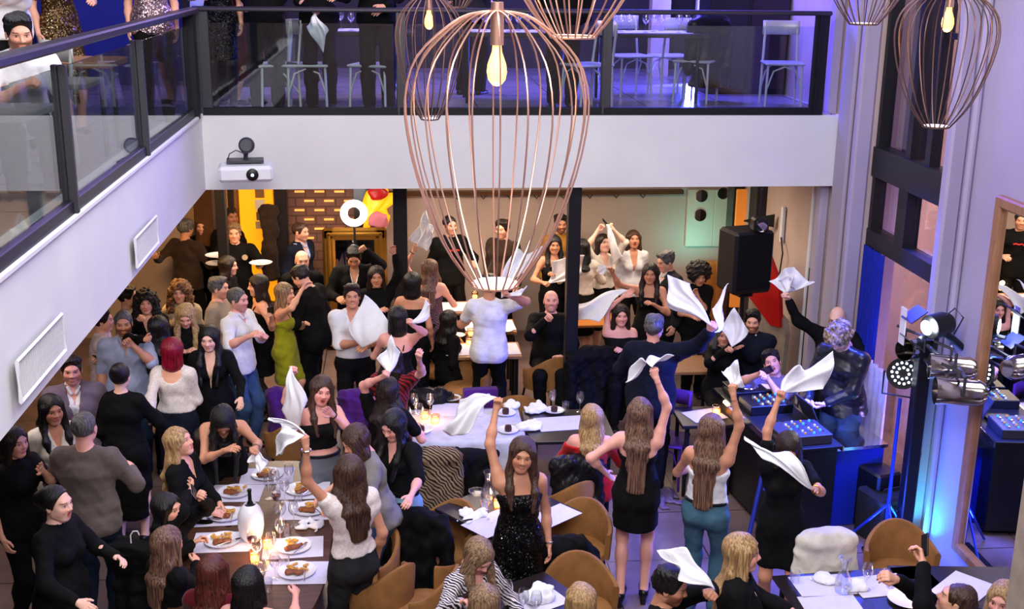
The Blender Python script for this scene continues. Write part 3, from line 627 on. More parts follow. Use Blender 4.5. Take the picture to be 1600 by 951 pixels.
            if seat: add = [etube(P0, (kn[1]+kn[-1])/2-F*.03, Rt, (.19*s, .11*s), (.17*s, .085*s))]; garment('skirt', gs, bm, .014, [upS(.12)], (), add)
            else:
                lo_ = P0-U*ln*s; add = [etube(P0, lo_-U*.0, Rt, (wP[0]*s*f_+.004, wP[1]*s+.015), (w1*s*.95, w1*s*.72))]
                garment('skirt', gs, bm, .014, [up(.11), lambda P: (lo_[2])-P[..., 2]], (), add, (18, .006), .045)
        if True:
            if shoes == 'tights': garment('tights', ['thigh1', 'thigh-1', 'calf1', 'calf-1', 'foot1', 'foot-1'], 'tights', .004, [up(-.05)], fold=None); shoes = 'heel'
    for i in (-1, 1):
        A = ff[i]; hl = shoes == 'heel'; pr = [etube(A-U*.048*s-F*.035, A-U*.058*s+F*.14*s, Rt, (.040*s, .040*s), (.046*s, .028*s))]; hm = shoes
        if lifts and not seat: pr += [cone(A-U*.06*s-F*.04, A-U*(.08*s+lifts)-F*.045, .030, .024), cone(A-U*.07*s+F*.11*s, A-U*(.07*s+lifts)+F*.11*s, .042, .036)]
        o = blob('shoe', pr, hm, .010, .02, parent=body, origin=root, cuts=[lambda P, A=A: (root[2]+.002)-P[..., 2]], sub=[cone(A+U*.0, A+U*.2, .045*s)] if hl else ())
    make_hair(hair[0], hair[1], RH, hc, root, body, hs, seed)
    info = dict(root=root, P0=P0, hc=hc, RH=RH, wr=wr, el=el, sh=sh, F=Fs, R=Rs, sd=sd, body=body, s=s, nb=nb, hs=hs)
    if name: WR[name] = info
    return info
# ---------------------------------------------------------------- napkins and other cloth
def cloth_grid(fn, n=26, m_=26):
    u, v = np.meshgrid(np.linspace(0, 1, n), np.linspace(0, 1, m_), indexing='ij'); P = fn(u, v).reshape(-1, 3)
    F = [(i*m_+j, (i+1)*m_+j, (i+1)*m_+j+1, i*m_+j+1) for i in range(n-1) for j in range(m_-1)]; return P, F
def napkin(label, c, amp=.03, seed=0, cat='napkin', name='napkin', m='napkin', group='white napkins waved in the air', sag=.0, th=.004, waves=3.):
    """c: four world corners in order round the cloth; the first is the corner held"""
    c = [np.asarray(p, float) for p in c]; r = np.random.RandomState(seed+11); n0 = nrm(np.cross(c[1]-c[0], c[3]-c[0])+1e-6); cen = sum(c)/4
    f1, f2, p1, p2 = waves*r.uniform(.8, 1.2), waves*1.9, r.uniform(0, 6), r.uniform(0, 6)
    def fn(u, v):
        P = ((1-u)*(1-v))[..., None]*c[0]+(u*(1-v))[..., None]*c[1]+(u*v)[..., None]*c[2]+((1-u)*v)[..., None]*c[3]
        rad = np.hypot(u, v); an = np.arctan2(v, u+1e-6); a_ = amp*np.clip(rad, 0, 1.2)*(np.sin(an*f1*2.2+p1+rad*1.5)+.5*np.sin(an*f2*2.2+p2)+.3*np.sin(rad*9+p2))
        L_ = np.linalg.norm(c[2]-c[0]); P = P+a_[..., None]*n0; d1 = nrm(c[2]-c[0]); d2 = nrm(np.cross(n0, d1))
        P = P+(d2*L_*.07)[None, None]*(np.sin(rad*4.2+p2)*np.clip(rad, 0, 1))[..., None]+(d1*L_*.05)[None, None]*(np.sin(an*5+p1)*rad)[..., None]
        P = P+n0[None, None]*(L_*.16*np.sin(np.clip(rad/1.3, 0, 1)*PI+p1*.15))[..., None]; P[..., 2] -= sag*np.sin(u*PI)*np.sin(v*PI); return P
    P, F = cloth_grid(fn); P = P+r.normal(size=P.shape)*.0006; me = mesh_np(name, P-c[0], F, m); o = link(name, me, loc=c[0])
    md = o.modifiers.new('thickness', 'SOLIDIFY'); md.thickness = th; tag(o, label, cat, group); return o
def hnap(label, who, side, pts, amp=.03, seed=0, **kw):
    """napkin held in a hand: three further corners as pixel x, y and distance beyond the hand"""
    i = WR[who]; s_ = 1 if side == 'R' else -1; H = i['wr'][s_]+nrm(i['wr'][s_]-i['el'][s_])*.085*i['s']; d0 = np.linalg.norm(H-CAM)
    return napkin(label, [H]+[atd(x, y, d0+dd) for x, y, dd in pts], amp, seed, **kw)
def phone(label, who, side, screen=True):
    i = WR[who]; s_ = 1 if side == 'R' else -1; y = nrm(i['wr'][s_]-i['el'][s_]); H = i['wr'][s_]+y*.12*i['s']; f = nrm(i['hc']-H); x = nrm(np.cross(y, f)); z = np.cross(x, y)
    t = thing('phone', label, 'phone', H, group=None); R = np.stack([x, y, z], 1); MB().box(z*.012, (.072, .148, .009), R=R, bev=.003).obj('case', 'plastic', t); MB().box(z*.0175, (.066, .138, .001), R=R).obj('screen', 'screen' if screen else 'plastic', t)
    return t
# ---------------------------------------------------------------- the room
ZT, ZB, YB, XW = 3.45, 2.72, 11.8, 6.4
struct('floor', MB().box((1.2, 8.6, -.05), (10.6, 15.4, .1)), 'floor')
struct('ceiling', MB().box((1.2, 8.6, 7.55), (10.6, 17.4, .1)), 'ceil')
struct('wall_back', MB().box((1.45, 15.75, 1.36), (9.9, .3, 2.74)), 'wallbeige')
struct('wall_back_upper', MB().box((1.2, 17.15, 5.1), (10.4, .3, 4.9)), 'walldark')
struct('wall_left', MB().box((-4.05, 8.6, 3.7), (.3, 15.4, 7.7)), 'walldark')
struct('wall_front', MB().box((1.2, -.3, 3.7), (10.8, .3, 7.7)), 'wallbeige')
def wallR(name, y0, y1, z0, z1, x0=XW, x1=XW+.35, m='wallbeige'): struct(name, MB().box(((x0+x1)/2, (y0+y1)/2, (z0+z1)/2), (x1-x0, y1-y0, z1-z0)), m)
wallR('wall_right', 10.97, 15.6, 0, 7.5); wallR('wall_right_pier', -.2, 9.17, 0, 7.5, m='wallpierdim'); wallR('wall_right_lintel', 9.17, 10.97, 6.3, 7.5)  # pier is the same white wall, weaker light darkened into its colour
# pilasters and mouldings of the right wall
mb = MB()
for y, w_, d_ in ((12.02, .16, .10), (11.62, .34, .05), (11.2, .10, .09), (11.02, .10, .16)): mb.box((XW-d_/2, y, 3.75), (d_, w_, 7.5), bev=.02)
struct('trim_1', mb, 'wallpierdim')
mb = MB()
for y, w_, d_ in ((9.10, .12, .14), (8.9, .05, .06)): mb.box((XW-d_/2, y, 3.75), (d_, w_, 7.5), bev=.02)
struct('trim_2', mb, 'wallpierdim')
p = onY(1588, 830, 5.4); struct('wall_near_pillar', MB().box((p[0]+.3, 5.1, 2.0), (.6, .6, 4.0)), 'taupe')
# galleries
struct('floor_gallery_left', MB().box((-1.98, 6.3, (ZT+ZB)/2), (3.9, 11.0, ZT-ZB)), 'wallwhite')
struct('floor_gallery_back', MB().box((1.23, 14.45, (ZT+ZB)/2), (10.34, 5.3, ZT-ZB)), 'wallwhite')
struct('floor_gallery_tiles', MB().box((1.2, 14.4, ZT+.006), (10.3, 5.1, .012)).box((-2.1, 6.3, ZT+.006), (3.6, 11.0, .012)), 'mezzfloor')
struct('wall_gallery_blue', MB().box((-2.4, 14.6, 4.9), (3.6, .12, 2.9)), 'wallblue')
struct('wall_gallery_dark', MB().box((-2.55, 14.5, 4.9), (.5, .2, 2.9)).box((.0, 14.45, 4.0), (1.2, .2, 1.1)), 'darkwood')
# columns under the gallery
for x0, wd, yc in ((346, .11, 13.75), (625, .155, 12.9), (897, .13, 11.95)):
    q = onY(x0, 330, yc); mb = MB().box((q[0], yc, ZB/2), (wd, .16, ZB), bev=.008)
    tag(mb.obj('wall_column', 'darkmetal'), kind='structure')
# window wall on the right
fw = MB()
def bar(y0, y1, z0, z1, x=XW+.1, t=.12): fw.box((x, (y0+y1)/2, (z0+z1)/2), (t, y1-y0, z1-z0))
bar(9.17, 10.97, 2.98, 3.26, t=.16); bar(9.17, 10.97, 2.30, 2.46, t=.14); bar(9.17, 10.97, 0, .10)
bar(10.90, 10.97, 0, 6.3); bar(9.17, 9.23, 0, 6.3)
for y in (10.25, 9.85): bar(y-.05, y+.05, 3.26, 6.3, t=.10)
bar(10.12, 10.32, 2.46, 2.98, t=.14); bar(9.40, 9.52, 0, 2.30, t=.12); bar(10.48, 10.9, 2.98, 6.3, x=XW+.3, t=.06); bar(9.17, 9.85, 4.35, 4.40, t=.06)
w1 = tag(fw.obj('window_1', 'darkmetal'), kind='structure')
for y0, y1, z0, z1 in ((9.2, 10.9, .1, 2.3), (9.2, 10.12, 2.46, 2.98), (10.32, 10.9, 2.46, 2.98), (9.2, 9.8, 3.26, 6.3), (9.9, 10.2, 3.26, 6.3), (10.3, 10.9, 3.26, 6.3)):
    MB().box((XW+.13, (y0+y1)/2, (z0+z1)/2), (.008, y1-y0-.01, z1-z0-.01)).obj('window_pane', 'winglass', w1)
# vestibule behind the window
struct('wall_vestibule', MB().box((8.3, 10.3, 3.3), (.1, 6.2, 6.8)).box((7.5, 7.3, 3.3), (1.6, .1, 6.8)).box((7.5, 13.3, 3.3), (1.6, .1, 6.8)).box((7.5, 10.3, 6.75), (1.6, 6, .1)), 'wallbeige')
struct('floor_vestibule', MB().box((7.5, 10.3, -.05), (1.6, 6, .1)), 'floor')
struct('trim_3', MB().box((8.15, 10.6, 3.3), (.16, .3, 6.6)).box((8.2, 10.0, 4.6), (.1, 2.0, .06)), 'darkwood')
area((7.0, 11.4, 5.6), (8.2, 10.9, 4.6), .8, 190, (1, .74, .46)); area((6.9, 9.6, .3), (8.2, 9.9, 2.6), .5, 110, (.50, .34, 1)); area((7.0, 11.6, 2.7), (8.2, 11.4, 1.6), .4, 120, (1, .66, .55)); area((6.9, 9.4, 5.6), (8.2, 9.6, 3.8), .6, 130, (.7, .5, 1))
# left-hand ledge, ceiling ends
struct('trim_4', MB().box((-.14, 6.3, ZT+.012), (.27, 10.9, .03), bev=.004), 'wallwhite')
# ---------------------------------------------------------------- balustrades
def pane(name, p0, p1, z0, z1, par):
    p0, p1 = V3(*p0), V3(*p1); c = (p0+p1)/2; L = np.linalg.norm(p1-p0); rz = math.atan2(p1[1]-p0[1], p1[0]-p0[0])
    return MB().box((c[0], c[1], (z0+z1)/2), (L-.02, .012, z1-z0), rz=rz).obj(name, 'glass', par)
bl = thing('balustrade', 'glass balustrade with dark metal rail along the left gallery edge', 'balustrade', (-.05, 8, ZT))
par = lambda mb, nm, m, t: link(nm, mb.mesh(nm, m), t, loc=-Vector(t.location))
ys = [4.0, 7.08, 9.2, 11.5]
for i in range(3):
    pn = pane('glass_panel', (-.06, ys[i], 0), (-.06, ys[i+1], 0), ZT+.10, ZT+.84+.03, bl); pn.location = -Vector(bl.location)
for y in ys[1:3]: par(MB().box((-.03, y, ZT+.46), (.05, .035, .86), bev=.004).box((-.075, y, ZT+.46), (.03, .05, .86), bev=.004), 'post', 'metal', bl)
par(MB().box((-.06, 7.8, ZT+.05), (.06, 7.6, .11), bev=.006), 'base_channel', 'darkmetal', bl)
par(MB().box((-.03, 7.9, ZT+1.0), (.11, 7.6, .055), bev=.012), 'handrail', 'railmetal', bl)
par(MB().box((-.05, 11.55, ZT+.5), (.10, .10, 1.0), bev=.008), 'corner_post', 'darkmetal', bl)
b2 = thing('balustrade', 'glass balustrade with dark rail along the back gallery above the beam', 'balustrade', (3, YB+.06, ZT))
xs = [onY(q, 170, YB+.06)[0] for q in (322, 628, 945, 1274)]
for i in range(3): pn = pane('glass_panel', (xs[i]+.06, YB+.06, 0), (xs[i+1]-.06, YB+.06, 0), ZT+.08, ZT+.88, b2); pn.location = -Vector(b2.location)
for i, x in enumerate(xs): par(MB().box((x, YB+.06, ZT+.5), (.10 if 0 < i < 3 else .14, .06, 1.0), bev=.006).box((x-.03, YB+.02, ZT+.5), (.02, .03, .98)), 'post', 'metal' if i < 3 else 'darkmetal', b2)
par(MB().box(((xs[0]+xs[-1])/2, YB+.06, ZT+.035), (xs[-1]-xs[0]+.12, .08, .08), bev=.006), 'base_channel', 'darkmetal', b2)
par(MB().box(((xs[0]+xs[-1])/2, YB+.05, ZT+1.01), (xs[-1]-xs[0]+.16, .10, .045), bev=.012), 'handrail', 'railmetal', b2)
# vents in the left beam
def vent(y0, y1, z0, z1, label):
    t = thing('air_vent', label, 'vent', (0, (y0+y1)/2, (z0+z1)/2)); w_, h = y1-y0, z1-z0; f = MB()
    f.tube([(.012, -w_/2, -h/2), (.012, w_/2, -h/2), (.012, w_/2, h/2), (.012, -w_/2, h/2)], .011, 4, closed=True); f.obj('frame', 'plasticwhite', t); g = MB(); n = int(w_/.024)
    for i in range(n): g.box((.006, -w_/2+(i+.5)*w_/n, 0), (.012, .009, h-.02))
    g.obj('grille', 'wallwhite', t); MB().box((.0012, 0, 0), (.004, w_-.01, h-.01)).obj('backing', 'grille', t)
vent(5.65, 6.46, 2.83, 3.04, 'wide white air vent nearest the viewer in the left beam'); vent(8.37, 9.15, 2.81, 3.02, 'small white air vent in the left beam beside the projector')
# projector
q = onY(384, 268, 11.2); pj = thing('projector', 'white ceiling projector on a bracket in front of the back beam', 'projector', q, .12)
MB().box((0, 0, 0), (.50, .36, .15), bev=.03).obj('body', 'plasticwhite', pj); MB().lathe([(.0, -.20), (.042, -.20), (.056, -.19), (.058, -.15)], axis=(0, 1, 0), c=(.06, 0, .0)).obj('lens', 'plastic', pj, True)
MB().lathe([(.0, -.203), (.014, -.203)], axis=(0, 1, 0), c=(.06, 0, .0)).obj('lens_glass', 'ledpar', pj); MB().box((0, .05, .10), (.34, .20, .02)).tube([(0, .05, .1), (.02, .12, .2), (.02, .55, .22)], .022).obj('bracket', 'metal', pj)
MB().lathe([(0, -.03), (.055, -.03), (.075, -.01), (.075, .01), (.06, .03), (0, .03)], axis=(.2, 1, -.2), c=(.02, -.02, .25)).obj('ceiling_disc', 'metal', pj, True)
MB().tube([(-.16, .05, .11), (-.14, .0, .17), (-.08, .02, .20), (-.02, .05, .17), (.02, .06, .12)], .005).obj('cable', 'plastic', pj)
# ---------------------------------------------------------------- pendant cage lamps
PROF = [(.006, .0), (.07, -.002), (.30, .010), (.50, .045), (.77, .12), (.93, .20), (1.0, .31), (.975, .43), (.88, .58), (.70, .76), (.50, .89), (.26, 1.0)]
def lamp(label, top_px, bot_px, R_px, dist, on=True, disc=True, group='copper wire cage pendant lamps', nw=22, dim=True):
    pt = atd(*top_px, dist); pb = CAM+nrm(ray(*bot_px))*1.0; d = ray(*bot_px); k = ((pt[:2]-CAM[:2])@d[:2])/(d[:2]@d[:2]); pb = CAM+d*k; H = pt[2]-pb[2]; R = R_px/FPX*dist
    t = thing('pendant_lamp', label, 'pendant lamp', pt, .1, group); mb = MB(); pr = [(a*R, -b*H) for a, b in PROF]; sm = []
    for i in range(len(pr)-1):
        for u in (0, .5): p0, p1, p2, p3 = pr[max(i-1, 0)], pr[i], pr[i+1], pr[min(i+2, len(pr)-1)]; sm.append(tuple(.5*((2*p1[j])+(-p0[j]+p2[j])*u+(2*p0[j]-5*p1[j]+4*p2[j]-p3[j])*u*u+(-p0[j]+3*p1[j]-3*p2[j]+p3[j])*u**3) for j in (0, 1)))
    sm.append(pr[-1])
    for w_ in range(nw): a = 2*PI*w_/nw; mb.tube([(r*math.cos(a), r*math.sin(a), z) for r, z in sm], .0031 if dist < 6 else .0034, 6)
    cu = 'copper' if dist < 6 or not dim else 'copperdim'; mb.obj('cage', cu, t, True); rb = pr[-1][0]; zb = -H  # farther cages use copper darkened to stand for their dimmer light
    MB().tube([(rb*math.cos(k*PI/16), rb*math.sin(k*PI/16), zb) for k in range(32)], .005, 6, closed=True).obj('bottom_ring', cu, t, True)
    if disc: MB().lathe([(0, zb-.004), (rb*1.0, zb-.004), (rb*1.0, zb+.006), (0, zb+.006)], n=32).obj('bottom_disc', 'wallwhite', t, True)
    MB().lathe([(.0, .03), (.020, .03), (.022, -.02), (.022, -.105), (0, -.105)], n=20).obj('socket', 'copper', t, True)
    b = [(0, -.100), (.014, -.10), (.016, -.125), (.030, -.165), (.033, -.19), (.028, -.215), (.014, -.232), (0, -.236)]
    sc = H/.93; MB().lathe(b, n=20).obj('bulb', 'bulb', t, True); MB().tube([(0, 0, .02), (0, 0, 7.5-pt[2])], .004, 6).obj('cord', 'plastic', t)
    if on: l = point((pt[0], pt[1], pt[2]-.27), 2.2, (1, .6, .3), .03)
    return t
lamp('large copper cage lamp in the centre foreground with white bottom disc', (777, 18), (770, 444), 143, 3.9)
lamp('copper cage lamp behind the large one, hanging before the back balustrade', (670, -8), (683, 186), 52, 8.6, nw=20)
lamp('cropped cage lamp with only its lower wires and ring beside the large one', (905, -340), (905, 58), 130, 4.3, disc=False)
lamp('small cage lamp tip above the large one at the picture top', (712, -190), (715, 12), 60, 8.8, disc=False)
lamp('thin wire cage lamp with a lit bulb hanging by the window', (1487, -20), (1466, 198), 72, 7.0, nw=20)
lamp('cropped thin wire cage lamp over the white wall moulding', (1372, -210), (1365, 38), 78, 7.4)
# ---------------------------------------------------------------- furniture
def frame4(t, tx, ty, h, m='darkmetal', r=.02, inset=.06, feet=0.):
    for sx in (-1, 1):
        for sy in (-1, 1): MB().tube([(sx*(tx/2-inset), sy*(ty/2-inset), .0), (sx*(tx/2-inset), sy*(ty/2-inset), h)], r, 8).obj('leg', m, t)
def table(label, x, y, tx, ty, rz=0., top='darkwood', z=.75, cloth=None, th=.035, group=None, leg='darkmetal', pedestal=False, name='table'):
    t = thing(name, label, 'table', (x, y, 0), rz, group); MB().box((0, 0, z-th/2), (tx, ty, th), bev=.006).obj('tabletop', top, t)
    if pedestal: MB().tube([(0, 0, .02), (0, 0, z-th)], .035, 12).obj('pedestal', leg, t); MB().box((0, 0, .012), (.42, .42, .024), bev=.006).obj('base', leg, t)
    else: frame4(t, tx, ty, z-th, leg)
    return t
def chair_tan(label, x, y, rz, group='tan upholstered shell chairs', m='chairtan', z0=0.):
    """rounded shell chair; its back faces local -Y"""
    t = thing('shell_chair', label, 'chair', (x, y, z0), rz, group)
    n = 18; V = []; F = []
    for i in range(n+1):
        a = PI+PI*i/n; hgt = .80-.16*abs(math.cos(a))**2.2
        for rr, z in ((.27, .42), (.285, hgt-.02), (.275, hgt), (.25, hgt), (.24, hgt-.02), (.235, .44)): V.append((rr*math.cos(a)*1.02, rr*math.sin(a)*.95-.0, z))
    for i in range(n):
        for j in range(6): a_ = i*6+j; b_ = i*6+(j+1) % 6; F.append((a_, a_+6, b_+6, b_))
    F.append(tuple(range(6))[::-1]); F.append(tuple(n*6+k for k in range(6))); MB().add(V, F).obj('backrest', m, t, True)
    MB().lathe([(0, .40), (.235, .40), (.25, .43), (.24, .47), (.18, .485), (0, .485)], n=26).obj('seat', m, t, True)
    for sx in (-1, 1):
        for sy in (-1, 1): MB().tube([(sx*.21, sy*.21, 0), (sx*.16, sy*.16, .41)], [.010, .014], 8).obj('leg', 'darkmetal', t)
    return t
def chair_bent(label, x, y, rz, z0=ZT, group='white metal bentwood-style chairs', m='chairwhite'):
    t = thing('bentwood_chair', label, 'chair', (x, y, z0), rz, group)
    MB().box((0, 0, .455), (.42, .42, .025), bev=.01).obj('seat', m, t)
    MB().tube([(-.19, -.20, 0), (-.185, -.19, .45), (-.17, -.24, .86)], .014, 8).obj('leg', m, t); MB().tube([(.19, -.20, 0), (.185, -.19, .45), (.17, -.24, .86)], .014, 8).obj('leg', m, t)
    for s in (-1, 1): MB().tube([(s*.19, .19, 0), (s*.18, .17, .44)], .013, 8).obj('leg', m, t)
    P, Fc = cloth_grid(lambda u, v: np.stack([-.20+.40*u, -.235-.03*np.sin(u*PI), .74+.15*v], -1), 9, 3); o = link('backrest', mesh_np('backrest', P, Fc, m), t); md = o.modifiers.new('t', 'SOLIDIFY'); md.thickness = .014
    for s in (-1, 1): MB().tube([(s*.185, -.19, .18), (s*.17, -.06, .36), (s*.12, .02, .44)], .009, 6).obj('brace', m, t); MB().tube([(s*.185, .18, .18), (s*.12, .17, .38), (0, .165, .43)], .009, 6).obj('brace', m, t)
    return t
def drape(label, cat, x, y, rz, w_, h, m, z1=.86, name='coat', sleeves=True, depth=.16, seat=None, seed=3, group=None, z0=0., fold=.010):
    """garment hung over a chair back, built where it hangs; its outside faces local -Y"""
    c, s = math.cos(rz), math.sin(rz); X = V3(c, s, 0); Y = V3(-s, c, 0); O = V3(x, y, z0); U = V3(0, 0, 1)
    pr = [etube(O+U*(z1-.06), O+U*(z1-h+.05)-Y*.05, X, (w_/2, depth*.55), (w_/2*1.12, depth*.75)), etube(O+U*(z1-.04)-X*w_*.3, O+U*(z1-.04)+X*w_*.3, Y, (depth*.5, .06), (depth*.5, .06))]
    if sleeves: pr += [cone(O+U*(z1-.10)+X*i*w_*.48-Y*.03, O+U*(z1-h*.72)+X*i*w_*.62-Y*.06, .070, .055) for i in (-1, 1)]
    sub = [etube(O+U*(z1-.10)+Y*.02, O+U*(z1-h-.1)+Y*.04, X, (w_/2-.05, .04), (w_/2, .05))]
    D, lo, ax = field(pr, .012, .06, .04); P = allP(ax); u = (P-O)@X; D += fold*np.sin(u*38+3*np.sin(P[..., 2]*5+seed))*np.clip((z1-P[..., 2])/.3, .15, 1)+wob(P, seed, 18, .85*fold)+wob(P, seed+1, 55, .5*fold)
    cut(D, (O[2]+max(z1-h, .02))-P[..., 2])
    for q in sub: cut(D, -q[2](P))
    V, F = snets(D, lo, .012); o = link(name, mesh_np(name, V-O, F, m), loc=O); return tag(o, label, cat, group)
def plate(x, y, z, label, r=.135, food=True, seed=0, group='dinner plates on the long table'):
    t = thing('plate', label, 'plate', (x, y, z), 0, group); MB().lathe([(0, .004), (r*.62, .004), (r*.95, .018), (r, .020), (r*.96, .014), (r*.6, 0), (0, 0)], n=32).obj('dish', 'porcelain', t, True)
    return t
def food(x, y, z, label, seed=0, group='portions of meat and potatoes on plates', s=1.3):
    r = random.Random(seed); t = thing('meal', label, 'food', (x, y, z), r.uniform(-.5, .9), group)
    V, F = snets(*(lambda D, lo, ax: (D+wob(allP(ax), seed, 90, .004), lo))(*field([etube(V3(-.05, -.02, .008)*s, V3(.03, -.03, .010)*s, (0, 1, 0), (.024*s, .012*s), (.02*s, .012*s))], .005, .01, .02)[:3]), .005); link('meat', mesh_np('meat', V, F, 'meat'), t)
    for k in range(9): a = r.uniform(0, 6.3); MB().box((r.uniform(-.045, .05)*s, r.uniform(.0, .055)*s, .012+.006*(k % 3)), (.034*s, .014*s, .012*s), rz=a, bev=.003).obj('potato_piece', 'potato', t)
    return t
def lath_obj(name, prof, m, label, cat, x, y, z, group=None, n=18, extra=None):
    t = thing(name, label, cat, (x, y, z), 0, group) if extra else None
    if t: MB().lathe(prof, n=n).obj('bowl', m, t, True); [MB().lathe(p_, n=n).obj(nm_, m_, t, True) for nm_, p_, m_ in extra]; return t
    o = MB().lathe(prof, n=n).obj(name, m, None, True, loc=(x, y, z)); return tag(o, label, cat, group)
PROTO = {}
ORD = 'first second third fourth fifth sixth seventh eighth ninth tenth eleventh twelfth thirteenth fourteenth'.split()
def wineglass(x, y, z, label, group, s=1., wine=False):
    k = ('wg', wine)
    if k not in PROTO:
        t = thing('wine_glass', label, 'glass', (x, y, z), 0, group); MB().lathe([(.004, .085), (.022, .10), (.038, .13), (.040, .155), (.031, .20), (.0295, .20), (.0385, .155), (.0365, .132), (.02, .104), (0, .094)], n=20).obj('bowl', 'wineglass', t, True)
        MB().lathe([(0, .0), (.033, 0), (.033, .003), (.005, .010), (.004, .05), (.005, .09), (0, .09)], n=16).obj('stem', 'wineglass', t, True)
        if wine: MB().lathe([(0, .097), (.02, .106), (.036, .132), (.0375, .142), (0, .142)], n=18).obj('wine', 'maroon', t, True)
        PROTO[k] = t; return t
    return dup(PROTO[k], (x, y, z), None, label, group)
def tumbler(x, y, z, label, group):
    if 'tb' not in PROTO: PROTO['tb'] = lath_obj('tumbler', [(0, .006), (.028, .006), (.034, .09), (.036, .09), (.030, 0), (0, 0)], 'wineglass', label, 'glass', x, y, z, group); return PROTO['tb']
    return dup(PROTO['tb'], (x, y, z), None, label, group)
def carafe(x, y, z, label, group='glass carafes'): return lath_obj('carafe', [(0, .004), (.048, .004), (.056, .05), (.05, .10), (.024, .16), (.022, .20), (.040, .26), (.042, .26), (.026, .20), (.028, .16), (.054, .10), (.06, .05), (.05, 0), (0, 0)], 'wineglass', label, 'carafe', x, y, z, group, 22)
def candle(x, y, z, label, pw=1.6, group='lit tealight candles in glass holders'):
    t = thing('candle_holder', label, 'candle', (x, y, z), 0, group); MB().lathe([(0, .004), (.034, .004), (.042, .08), (.045, .08), (.038, 0), (0, 0)], n=18).obj('holder', 'candleglass', t, True)
    MB().lathe([(0, .006), (.03, .006), (.032, .03), (0, .034)], n=16).obj('wax', 'flame', t, True); point((x, y, z+.10), pw, (1, .62, .3), .03); return t
def placemat(x, y, z, rz, label, w_=.42, d_=.30, group='paper placemats'): o = MB().box((0, 0, 0), (w_, d_, .0024)).obj('placemat', 'paper'); o.location = (x, y, z+.002); o.rotation_euler = (0, 0, rz); return tag(o, label, 'placemat', group)
def cutlery(x, y, z, rz, label, m='chrome', L=.20, name='fork', group='forks and knives by the plates'):
    t = thing(name, label, 'cutlery', (x, y, z+.004), rz, group); MB().tube([(-L/2, 0, 0), (0, 0, .004), (L*.2, 0, .002)], .0035, 6).obj('handle', m, t)
    if name == 'fork': MB().box((L*.33, 0, .003), (L*.2, .022, .002)).obj('tines', m, t)
    else: MB().box((L*.36, 0, .003), (L*.35, .018, .002)).obj('blade', m, t)
    return t
def crumple(label, x, y, z, w_, d_, h, rz=0, seed=0, m='napkin', name='napkin', cat='napkin', group='crumpled white napkins on the tables'):
    r = random.Random(seed); c, s = math.cos(rz), math.sin(rz); X, Y = V3(c, s, 0), V3(-s, c, 0); O = V3(x, y, z)
    pr = [etube(O-X*w_*.3+V3(0, 0, h*.3), O+X*w_*.25+V3(0, 0, h*.4), Y, (d_*.4, h*.35), (d_*.3, h*.45)), etube(O-Y*d_*.3+V3(0, 0, h*.25), O+Y*d_*.3+X*w_*.1+V3(0, 0, h*.5), X, (w_*.28, h*.3), (w_*.2, h*.5))]
    D, lo, ax = field(pr, .009, .03, .03); P = allP(ax); D += wob(P, seed+3, 45, .014)+wob(P, seed+5, 110, .004); cut(D, O[2]+.001-P[..., 2]); V, F = snets(D, lo, .009); o = link(name, mesh_np(name, V-O, F, m), loc=O); return tag(o, label, cat, group)
# --- long table, left foreground
tl = thing('dining_table', 'long oval wooden dining table with plates in the left foreground', 'table', (.78, 8.2, 0)); n = 40
pts = [(.55*math.copysign(abs(math.cos(a))**.62, math.cos(a)), 1.42*math.copysign(abs(math.sin(a))**.62, math.sin(a))) for a in [2*PI*k/n for k in range(n)]]
MB().prism(pts, .712, .75).obj('tabletop', 'wood', tl)
for sy in (-.8, .8): MB().tube([(0, sy, .02), (0, sy, .712)], .045, 12).obj('pedestal', 'darkmetal', tl); MB().box((0, sy, .012), (.5, .5, .024), bev=.006).obj('base', 'darkmetal', tl)
PL = [(367, 769, 'plate of meat at the far left of the long table'), (472, 765, 'plate of meat and potatoes at the far right end of the long table'), (352, 805, 'plate of chips second from far on the left of the long table'),
      (484, 796, 'plate with knife across, second from far on the right of the long table'), (348, 845, 'plate of sliced meat nearest the seated women at the long table'), (458, 854, 'plate with fork upright in the potatoes, third on the right side'),
      (464, 893, 'plate of potatoes nearest the viewer at the long table'), (418, 742, 'plate at the head of the long table by the leaning woman')]
for i, (x, y, lb) in enumerate(PL):
    p = at(x, y, .76); placemat(p[0], p[1], .751, .05*(i % 3-1), 'white paper placemat under the '+' '.join(lb.split()[:1])+' '+' '.join(lb.split()[3:9]), .44, .32)
    plate(p[0], p[1], .756, lb); food(p[0], p[1], .766, 'meat and fried potatoes, on the '+' '.join(lb.split()[:1]+lb.split()[-7:]), i+1); 
    cutlery(p[0]+.06, p[1]-.05, .775, .6+.5*(i % 4), 'dark handled fork lying across the '+' '.join(lb.split()[:1]+lb.split()[-7:]))
G1 = [(430, 760, 0), (445, 775, 0), (432, 790, 1), (452, 750, 0), (420, 770, 0), (440, 812, 0), (402, 870, 0), (412, 884, 0), (424, 862, 0), (430, 895, 0), (408, 905, 0), (438, 840, 0), (395, 858, 1), (459, 812, 0)]
nk = [0, 0]
for x, y, wn in sorted(G1, key=lambda g: g[1]): p = at(x, y, .80); k_ = ORD[nk[wn]]; nk[wn] += 1; wineglass(p[0], p[1], .751, k_+' from the far end of the empty stemmed glasses on the long table' if not wn else k_+' from the far end of the glasses with wine left on the long table', 'stemmed glasses on the long table' if not wn else 'wine glasses with wine on the long table', wine=bool(wn))
for k_, (x, y) in enumerate(((425, 742), (466, 780), (448, 830), (445, 878), (400, 890), (418, 915))): p = at(x, y, .79); tumbler(p[0], p[1], .751, ORD[k_]+' from the far end of the short tumblers on the long table', 'tumblers on the long table')
p = at(392, 815, .90); tc = thing('wine_cooler', 'tall white oval wine cooler holding a bottle on the long table', 'wine cooler', (p[0], p[1], .751))
